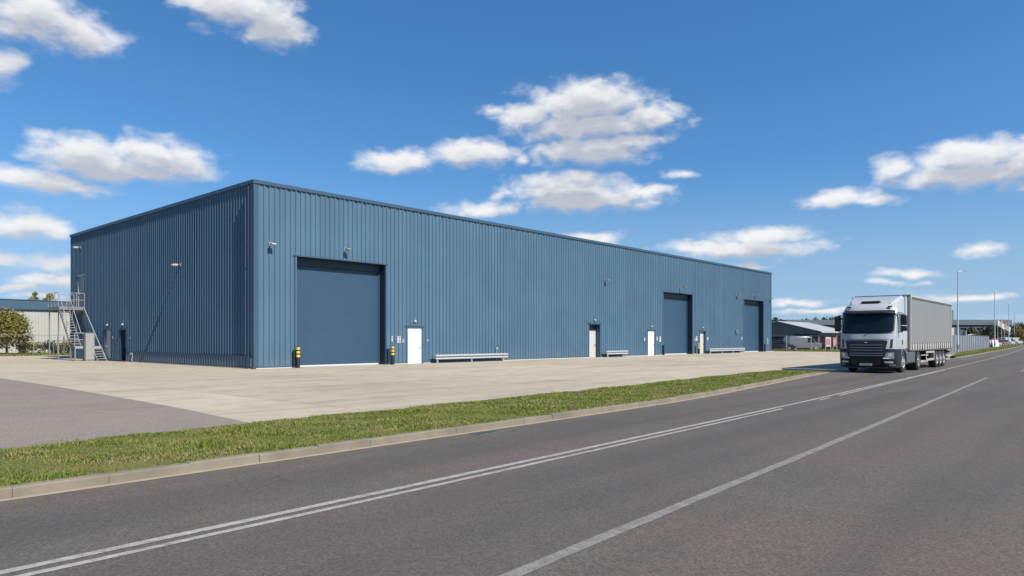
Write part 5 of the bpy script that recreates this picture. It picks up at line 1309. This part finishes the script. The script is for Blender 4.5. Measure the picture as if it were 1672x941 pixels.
def flag(label, x, y, h, m, sw):
    t = thing('flag_pole', label, 'flag', (x, y, 0), R(-48), 'flag poles by the third street lamp')
    MB().tube((0, 0, 0), (0, 0, h), 0.07, 0.045).build('pole', GALV_L, t, smooth=40); MB().lathe((0, 0, h), (0, 0, 1), [(0.06, 0), (0.09, 0.06), (0.0, 0.14)], 10).build('finial', GALV_L, t)
    rows = []
    for k in range(9):
        u = k / 8; dd = 0.12 * math.sin(u * 7); rows.append([(0.05 + sw * u, dd, h - 0.15 - 1.1 * u), (0.05 + sw * u * .9, dd * 1.2, h - 1.35 - 1.0 * u)])
    b = MB(); b.grid(rows); b.grid([[(x_, y_ + .012, z_) for x_, y_, z_ in r] for r in rows]); b.build('cloth', m, t, smooth=60)
flag('flag pole with white drooping flag beside the trees', 168, -12.6, 6.0, SIGNW, 1.5); flag('flag pole with orange flag', 176, -12.3, 6.2, ORANGE, 1.3); flag('flag pole with white flag at the right, past the orange one', 190, -11.2, 5.6, SIGNW, 1.6)
ab = thing('board_sign', 'white folding board sign on the grass near the second street lamp', 'sign', (143.5, -15.2, 0), R(-48))
b = MB(); b.add([(-.6, -.4, 0), (.6, -.4, 0), (.6, 0, 1.5), (-.6, 0, 1.5), (-.6, .4, 0), (.6, .4, 0)], [(0, 1, 2, 3), (3, 2, 5, 4)]); b.v = b.v; b.build('board', SIGNW, ab)
MB().box(-.55, .55, -0.06, 0.06, 1.5, 1.75).build('header', REDP, ab)
for i, (x, y, h, lab) in enumerate([(206, -9.0, 4.6, 'tall white direction sign at the right edge'), (216, -8.4, 3.6, 'lower white direction sign at the right edge')]):
    t = thing('direction_sign', lab, 'sign', (x, y, 0), R(-48)); MB().box(-1.3, 1.3, -.05, .05, h - 0.9, h).build('panel', SIGNW, t); MB().box(-1.1, 1.1, -.06, -.051, h - .6, h - .4).build('print', PRINT, t)
    for xx in (-1, 1): MB().tube((xx, .1, 0), (xx, .1, h), .06).build('post', GALV, t)

# trees behind
def P(px, Y):
    """ground point at distance Y along the view axis, px right of it per 1145"""
    r = px / 1145 * Y; return (CAM[0] + math.cos(HEAD) * Y + math.sin(HEAD) * r, CAM[1] + math.sin(HEAD) * Y - math.cos(HEAD) * r, 0)
for i, (px, Y, h, rad, mt_, lab) in enumerate([
        (775, 180, 4.6, 3.6, LEAF_DARK, 'dark green tree in front of the grey warehouse, left one'), (792, 183, 5.1, 4.0, LEAF_GREEN, 'dark green tree beside the second street lamp'),
        (752, 176, 4.2, 3.0, LEAF_GREEN, 'small tree by the fence end before the grey warehouse'), (806, 205, 5.6, 3.6, LEAF_DARK, 'dark tree right of the grey warehouse corner'),
        (822, 214, 6.6, 4.2, LEAF_ORANGE, 'orange-brown autumn tree past the flag poles'), (832, 240, 7.0, 4.4, LEAF_DARK, 'dark tree at the right edge behind the signs'), (846, 236, 7.2, 4.8, LEAF_DARK, 'broad dark tree just leaving the picture at the right'),
        (818, 222, 4.6, 3.4, LEAF_GREEN, 'low green tree behind the parked cars')]):
    tree(lab, P(px, Y), h, rad, mt_, 60 + i, 2200, 0.42, low=0.05, group='trees along the road')
nth = ['first', 'second', 'third', 'fourth', 'fifth', 'sixth', 'seventh', 'eighth', 'ninth', 'tenth', 'eleventh', 'twelfth', 'thirteenth', 'fourteenth']
for i, (px, h) in enumerate([(428, 10.2), (437, 9.6), (447, 10.0), (466, 8.8), (480, 10.4), (496, 10.8), (512, 10.0), (524, 10.6), (538, 11.0), (551, 9.6), (566, 9.4)]):
    tree('treetop on the skyline behind the shed, %s from the warehouse end' % nth[i], P(px, 285 + (i % 3) * 6), h, 4.2, LEAF_GREEN if i % 2 else LEAF_DARK, 90 + i, 900, 0.8, low=0.25, group='trees on the skyline')
